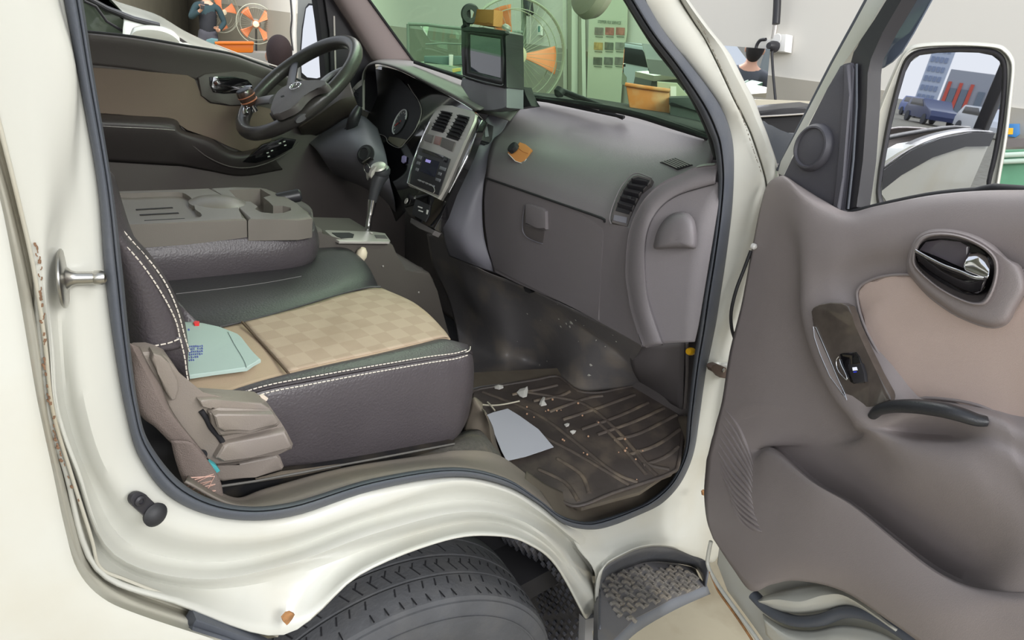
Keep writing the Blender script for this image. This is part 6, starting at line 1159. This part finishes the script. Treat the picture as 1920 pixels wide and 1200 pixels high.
# ---- people
def body(P, h, face, shirt, vest, trousers, hair, label, arms, seated=False, stripe=False, long=False):
    t = thing('person', label, 'person', P); f = Vector(face); f.z = 0; f.normalize(); s = Vector((0,0,1)).cross(f)
    k = h/1.75
    def W(x, y, z): return P+s*x*k+f*y*k+Vector((0,0,z*k))
    def skin(name, joints, edges, m, root=0, lv=2):
        me = bpy.data.meshes.new(name); me.from_pydata([j[0] for j in joints], edges, []); o = bpy.data.objects.new(name, me); COL.objects.link(o)
        md = o.modifiers.new('skin', 'SKIN'); sd = o.modifiers.new('sub', 'SUBSURF'); sd.levels = sd.render_levels = lv
        for i, j in enumerate(joints): o.data.skin_vertices[0].data[i].radius = (j[1]*k, (j[2] if len(j) > 2 else j[1])*k)
        o.data.skin_vertices[0].data[root].use_root = True
        bpy.context.view_layer.update(); me2 = bpy.data.meshes.new_from_object(o.evaluated_get(bpy.context.evaluated_depsgraph_get())); bpy.data.objects.remove(o)
        for p in me2.polygons: p.use_smooth = True
        me2.name = name; me2.materials.clear(); me2.materials.append(m); o = bpy.data.objects.new(name, me2); COL.objects.link(o); o.parent = t; o.matrix_parent_inverse = Matrix.Translation(-t.location); return o
    skm = mat('skin',(206,160,134),rough=.5)
    J = [(W(0,0,.95),.10,.08),(W(0,0,1.12),.10,.08),(W(0,.0,1.30),.12,.085),(W(0,0,1.44),.09,.075),(W(0,.01,1.52),.048),(W(0,.02,1.60),.072,.085),(W(0,.02,1.70),.075,.088)]
    E_ = [(0,1),(1,2),(2,3),(3,4),(4,5),(5,6)]
    AJ = []
    for sg, (el, wr) in zip((-1,1), arms):
        i = len(J); J += [(W(sg*.19,0,1.42),.052),(W(*el),.040),(W(*wr),.030),(W(wr[0]*.92,wr[1]+.06,wr[2]+.05),.032,.018)]; E_ += [(3,i),(i,i+1),(i+1,i+2),(i+2,i+3)]; AJ.append(i)
        hb_ = Vector(J[i+3][0]); hdv = (hb_-Vector(J[i+2][0])).normalized(); sd_ = hdv.cross(f).normalized()
        for q in range(4):
            n0 = len(J); b0 = hb_+sd_*(.022*(q-1.5))*k; J += [(b0+hdv*.035*k,.0085),(b0+hdv*.06*k+f*.012*k,.0075)]; E_ += [(i+3,n0),(n0,n0+1)]
        n0 = len(J); J += [(hb_-sd_*.045*k+hdv*.01*k,.010),(hb_-sd_*.05*k+hdv*.04*k,.008)]; E_ += [(i+3,n0),(n0,n0+1)]
    for sg in (-1,1):
        i = len(J)
        if seated: J += [(W(sg*.10,.05,.90),.09),(W(sg*.12,.45,.92),.065),(W(sg*.12,.45,.48),.045),(W(sg*.12,.55,.42),.04)]
        else: J += [(W(sg*.10,0,.86),.09),(W(sg*.11,.02,.50),.062),(W(sg*.11,0,.09),.042),(W(sg*.12,.13,.04),.04)]
        E_ += [(0,i),(i,i+1),(i+1,i+2),(i+2,i+3)]
    bd = skin('body', J, E_, skm)
    hc_ = W(0,.0,1.68)
    bm = bmesh.new(); bmesh.ops.create_uvsphere(bm, u_segments=24, v_segments=16, radius=1.0)
    for v in bm.verts:
        l = v.co.copy(); v.co = hc_+s*l.x*.092*k+f*(l.y*.104-.012)*k+Vector((0,0,(l.z*.115+.012)*k))
        if l.y > .35 and l.z < .45: v.co -= f*.075*k
        if long: v.co += Vector((0,0,min(0,l.z)*.05*k)); continue
        if l.z < -.45: v.co += Vector((0,0,.05*k))
    finish('hair', bm, mat(hair[0], hair[1], rough=.8, bump=.8, bscale=200), t)
    bm = bmesh.new()
    for sg in (-1,1): bmesh.ops.create_uvsphere(bm, u_segments=10, v_segments=8, radius=.012*k, matrix=Matrix.Translation(W(sg*.032,.098,1.655)))
    finish('eyes', bm, blk, t)
    tube('nose', [W(0,.098,1.65), W(0,.118,1.615), W(0,.1,1.605)], .012*k, skm, t); tube('mouth', [W(-.028,.100,1.575), W(0,.106,1.572), W(.028,.100,1.575)], .006*k, mat('lips',(170,104,96),rough=.5), t)
    for sg in (-1,1): tube('ear', [W(sg*.080,.005,1.67), W(sg*.088,.0,1.65), W(sg*.080,.005,1.62)], .014*k, skm, t, sub=3)
    S_ = [(W(0,0,.86),.15,.12),(W(0,0,1.12),.14,.11),(W(0,0,1.30),.165,.115),(W(0,0,1.43),.10,.085)]; SE = [(0,1),(1,2),(2,3)]
    for sg, (el, wr) in zip((-1,1), arms):
        i = len(S_); a = Vector(el); b = Vector(wr); c = a.lerp(b,.86); S_ += [(W(sg*.195,0,1.41),.066),(W(*el),.054),(W(*c),.044)]; SE += [(3,i),(i,i+1),(i+1,i+2)]
    skin('shirt', S_, SE, mat(shirt[0], shirt[1], rough=.85))
    if vest: skin('vest', [(W(0,0,.84),.165,.135),(W(0,0,1.12),.165,.135),(W(0,0,1.32),.20,.14),(W(0,0,1.44),.12,.10),(W(.13,0,1.42),.07),(W(-.13,0,1.42),.07)], [(0,1),(1,2),(2,3),(2,4),(2,5)], mat(vest[0], vest[1], rough=.8, bump=.5, bscale=60))
    TJ = [(W(0,0,1.06),.165,.135),(W(0,0,.92),.165,.135)]; TE = []
    for sg in (-1,1):
        i = len(TJ)
        if seated: TJ += [(W(sg*.10,.06,.90),.10),(W(sg*.12,.45,.93),.078),(W(sg*.12,.45,.52),.06)]
        else: TJ += [(W(sg*.10,0,.85),.105),(W(sg*.11,.02,.50),.078),(W(sg*.11,0,.12),.062)]
        TE += [(1,i),(i,i+1),(i+1,i+2)] + ([(0,1)] if sg < 0 else [])
    skin('trousers', TJ, TE, mat(trousers[0], trousers[1], rough=.85))
    for sg in (-1,1):
        y0 = .45 if seated else .0; z0 = .42 if seated else .04
        bm = bmesh.new(); bmesh.ops.create_uvsphere(bm, u_segments=16, v_segments=10, radius=1.0)
        for v in bm.verts: l = v.co.copy(); v.co = W(sg*.115+l.x*.05, y0+.06+l.y*.14, z0+max(l.z,-.5)*.065)
        finish('shoe', bm, blkdull, t)
    if stripe: tube('reflective_stripe', [W(.19*math.cos(a),.135*math.sin(a),1.27) for a in [2*math.pi*q/24 for q in range(24)]], .012, wht, t, closed=True)
    return t
pp = horiz(390,60,15.8); pp.z = .12
pf = (CAM-pp); pf.z = 0; pf.normalize()
pr_ = body(Vector((pp.x,pp.y,.04)), 1.86, pf+Vector((0,0,0)), ('teal_sleeve',(44,66,72)), ('black_vest',(34,36,42)), ('charcoal_trousers',(74,74,82)), ('black_hair',(30,28,28)), 'standing person in a black vest and charcoal trousers holding a phone', (((-.30,.06,1.16),(-.10,.26,1.34)), ((.30,-.02,1.16),(.17,.18,1.0))))
k_ = 1.86/1.75; s_ = Vector((0,0,1)).cross(pf)
tag(box('phone', Vector((pp.x,pp.y,.04))+s_*-.08*k_+pf*.37*k_+Vector((0,0,1.42*k_)), s_*.036, pf*.005, Vector((0,0,.075)), blk, None, .002), 'dark phone held up by the standing person in the black vest', 'phone')
sp2_ = horiz(524,98,5.3)
st_h = sp2_.z-.04
seat_k = 1.30/1.75
body(Vector((sp2_.x,sp2_.y,sp2_.z-1.66*.98-.03)) , 1.72, Vector((.45,.9,0)), ('navy_jacket',(44,46,58)), None, ('dark_trousers',(50,50,56)), ('dark_brown_hair',(52,38,38)), 'bending person with dark brown hair beyond the white car bonnet', (((-.30,.10,1.12),(-.20,.34,1.0)), ((.30,.10,1.12),(.20,.34,1.0))), long=True)
body(Vector((BY.x,BY.y,.04)), 1.74, BY-P1, ('dark_grey_jacket',(70,74,80)), None, ('black_trousers',(44,44,50)), ('black_hair',(30,28,28)), 'person in a dark grey jacket with a pale stripe, reflected in the wall mirror', (((-.29,.05,1.12),(-.24,.12,.86)), ((.29,.05,1.12),(.24,.12,.86))), stripe=True, long=True)
# ---- white car beyond the driver's door
wc = thing('white_car', 'white car parked right beyond the driver door', 'car', (.6,3.2,.04))
cw = mat('white_car_paint',(232,234,220), rough=.25, coat=.6)
H0 = [(192,-14),(213,0),(262,16),(300,30),(343,56),(380,74),(404,84),(440,100),(490,120),(560,150)]
H1 = [(230,30),(262,40),(297,50),(325,66),(345,78),(372,90),(395,100),(430,116),(480,136),(560,172)]
H2 = [(230,80),(262,86),(297,94),(325,102),(345,110),(372,120),(395,130),(430,146),(480,166),(560,200)]
loft('bonnet', [[PY(*p,3.75) for p in H0], [PY(*p,3.5) for p in lerpR(H0,H1,.25)], [PY(*p,2.95) for p in H1], [PY(*p,2.7) for p in H2], [PY(x,y+260,2.66) for x,y in H2]], cw, wc, su=5, sv=4, thick=.01)
plate('car_windscreen', [PY(*p,2.9) for p in ((60,-160),(140,-60),(165,2),(200,14),(245,36),(297,50),(300,90),(140,90),(60,90))], (0,.03,0), mat('dark_green_car_glass',(88,98,84),rough=.06,coat=1), wc)
tube('windscreen_pillar', [PY(*p,2.88) for p in ((120,-60),(160,-6),(200,16),(250,36),(298,48))], .022, mat('car_black_trim',(62,62,64),rough=.35), wc, squash=.6)
tube('wiper', [PY(*p,2.84) for p in ((158,2),(180,12),(200,40),(236,62))], .006, blk, wc)
loft('car_mirror', [[PY(*p,2.55) for p in ((243,66),(250,52),(270,47),(300,49),(322,56),(337,70))], [PY(*p,2.50) for p in ((243,72),(252,60),(272,56),(300,58),(322,66),(337,78))], [PY(*p,2.52) for p in ((243,90),(252,90),(272,90),(300,92),(322,95),(337,98))]], cw, wc, su=5, sv=4, thick=.03)
plate('fender_vent', [PY(*p,2.68) for p in ((331,67),(340,72),(352,80),(343,80),(336,76))], (0,.01,0), trim_dk, wc)
tube('bonnet_gap', [PY(*p,2.9) for p in ((404,84),(440,98),(480,112),(530,128))], .003, silver, wc)
aabb('car_floorpan', (-.6,2.75,.2), (1.9,3.7,.75), blkdull, wc, bevel=.05)
for x in (.9,):
    lathe('car_wheel', [(0,-.1),(.2,-.1),(.30,-.1),(.32,-.06),(.32,.06),(.30,.1),(0,.1)], (x,2.80,.36), (0,1,0), tyre_m, wc, seg=40)
lg = bgplane(172,42,5.5)
tg = thing('service_cart', 'orange and white cart glimpsed left of the white car', 'cart', lg(172,60))
plate('cart_top', [lg(*p) for p in ((150,22),(160,24),(176,32),(168,32),(152,30))], -lg.n*.2, orange, tg); plate('cart_body', [lg(*p) for p in ((140,32),(176,32),(196,48),(204,62))]+[Vector((lg(*p).x,lg(*p).y,.04)) for p in ((204,62),(140,32))], -lg.n*.4, mat('cart_white',(214,218,214),rough=.4), tg)
tube('cart_handle', [lg(*p,.02) for p in ((152,44),(166,44),(170,52),(190,54))], .012, blk, tg)
lg.p = lg.p+Vector((0,0,0))
# crates on the far bench
oc = bgplane(440,86,6.0)
ct = thing('plastic_crate', 'bright orange crate standing beyond the white car bonnet', 'crate', oc(440,100))
plate('crate_body', [oc(*p) for p in ((404,80),(475,80),(475,97),(472,99),(408,99),(404,92))], -oc.n*.3, orange, ct, bevel=.01)
tube('crate_rim', [oc(*p,.01) for p in ((403,81),(476,81))], .012, orange, ct)
tag(plate('teal_cloth', [oc(*p,.0) for p in ((386,76),(396,73),(408,75),(410,100),(386,96))], -oc.n*.2, mat('teal_cloth',(120,160,160),rough=.9), None, bevel=.01), 'folded teal cloth left of the bright orange crate', 'cloth')
tbp = bgplane(440,120,6.0)
tag(plate('far_workbench', [tbp(*p) for p in ((380,98),(545,100))]+[Vector((tbp(*p).x,tbp(*p).y,.04)) for p in ((545,100),(380,98))], -tbp.n*.3, mat('far_bench_paint',(168,166,158),rough=.6), None), 'grey workbench behind the white car carrying the orange crate', 'workbench')
# clutter at the far right, beyond the wing mirror
rg = bgplane(1900,300,2.6)
gbk = thing('green_basket', 'translucent green basket standing right of the wing mirror', 'basket', rg(1900,360))
plate('basket_body', [rg(*p) for p in ((1868,282),(1990,278),(1990,470),(1860,470),(1864,340))], -rg.n*.08, mat('green_mesh_plastic',(96,152,120),rough=.5,var=.2,vscale=12), gbk, bevel=.01)
for y in (290,302): tube('basket_rim', [rg(1864,y+2,.02), rg(1990,y-4,.02)], .008, mat('pale_green_rim',(186,204,190),rough=.5), gbk)
btl = thing('blue_container', 'small blue and yellow container above the green basket', 'container', rg(1900,260,-.3))
plate('container_body', [rg(*p,-.3) for p in ((1888,232),(1912,232),(1912,252),(1904,258),(1890,256))], -rg.n*.1, mat('blue_plastic',(52,120,180),rough=.4), btl, bevel=.004)
plate('yellow_label', [rg(*p,-.297) for p in ((1889,240),(1900,240),(1899,252),(1889,252))], -rg.n*.004, mat('yellow_plastic',(236,180,30)), btl)
tag(plate('storage_shelf', [rg(*p,-.2) for p in ((1884,260),(1990,258),(1990,275),(1884,276))], -rg.n*.12, trim_br, None), 'taupe shelf board behind the green basket', 'shelf')
# ---- yard behind the camera, seen only in the mirrors
def reflect(px, py): v = ray(px, py).normalized(); return v-MN*2*v.dot(MN)
def yard(px, dist): d = reflect(px, 235); d.z = 0; d.normalize(); return Vector((MP.x,MP.y,.04))+d*dist
def block(name, px0, px1, dist, h, m, label, depth=6):
    a, b = yard(px0, dist), yard(px1, dist); n = (Vector((MP.x,MP.y,0))-(a+b)/2); n.z = 0; n.normalize(); t = thing(name, label, 'building', (a+b)/2)
    plate('walls', [a, b, b+Vector((0,0,h)), a+Vector((0,0,h))], -n*depth, m, t); return t, a, b, n
bw = mat('bluish_tower',(196,206,224),rough=.5); t1,a,b,n = block('office_tower', 1695, 1738, 130, 14.5, bw, 'pale blue office tower reflected in the wing mirror', 12)
for r in range(9):
    for c in range(4): p = a.lerp(b,.15+.2*c)+n*.1+Vector((0,0,1.6+r*1.45)); box('window', p, (b-a)*.07, n*.05, Vector((0,0,.4)), mat('tower_window',(140,154,184),rough=.2), t1)
lw = mat('grey_cladding',(168,172,182),rough=.6); t2,a,b,n = block('low_warehouse', 1742, 1905, 100, 5.2, lw, 'low grey warehouse with red panels reflected in the wing mirror')
for i, s in enumerate((.05,.19,.33,.62,.78,.93)): p = a.lerp(b,s)+n*.15+Vector((0,0,1.9)); box('red_panel', p, (b-a)*.022, n*.05, Vector((0,0,1.9)), mat('red_cladding',(214,96,80),rough=.6), t2)
for s in (.12,.26,.47,.7,.86): p = a.lerp(b,s)+n*.12+Vector((0,0,1.6)); box('shutter', p, (b-a)*.04, n*.05, Vector((0,0,1.5)), mat('shutter_grey',(120,132,146),rough=.5), t2)
def car(P, yaw, m, label, g='cars parked in the yard'):
    t = thing('parked_car', label, 'car', P, g); u = Vector((math.cos(yaw),math.sin(yaw),0)); v = Vector((-math.sin(yaw),math.cos(yaw),0))
    prof = [(-2.1,.35),(-2.15,.8),(-1.9,1.0),(-1.5,1.5),(.3,1.52),(.95,1.05),(1.95,.9),(2.1,.6),(2.05,.35)]
    plate('car_body', [P+u*x+v*.85+Vector((0,0,z)) for x,z in prof], -v*1.7, m, t, bevel=.06)
    for s in (.86,-.86): plate('side_glass', [P+u*x+v*s+Vector((0,0,z)) for x,z in ((-1.45,1.05),(-1.3,1.42),(.2,1.44),(.7,1.05))], v*.01, gloss_b, t)
    for x in (-1.3,1.3):
        for s in (-.8,.8): lathe('car_wheel', [(0,-.1),(.2,-.1),(.32,-.09),(.32,.09),(.2,.1),(0,.1)], P+u*x+v*s+Vector((0,0,.32)), v, tyre_m, t, seg=24)
cars = [(1712,62,(96,120,190),'blue car in the yard, left in the wing mirror'),(1735,50,(60,70,110),'dark blue car beside the blue one in the yard'),(1852,45,(226,228,232),'white car in the yard, right in the wing mirror'),(1872,60,(200,80,70),'red car behind the white one in the yard')]
for px, d_, c, lb in cars: car(yard(px,d_), .5, mat('yard_paint_%d' % px, c, rough=.3, coat=.5), lb)
car(VAN*Vector((1,1,0))+Vector((0,0,.04)), .15, mat('yard_white',(232,234,232),rough=.3,coat=.4), 'white car in the yard mirrored behind the orange bin')
for x in (1.2,2.2):
    tag(lathe('yard_post', [(.09,0),(.09,2.2),(0,2.25)], (VAN.x+x,-9.5,.04), (0,0,1), mat('post_grey',(150,158,158),rough=.5), None, seg=16), 'grey post at the yard edge, %s of the two' % ('nearer the parked white car' if x < 2 else 'farther from the parked white car'), 'post', 'posts at the yard edge')
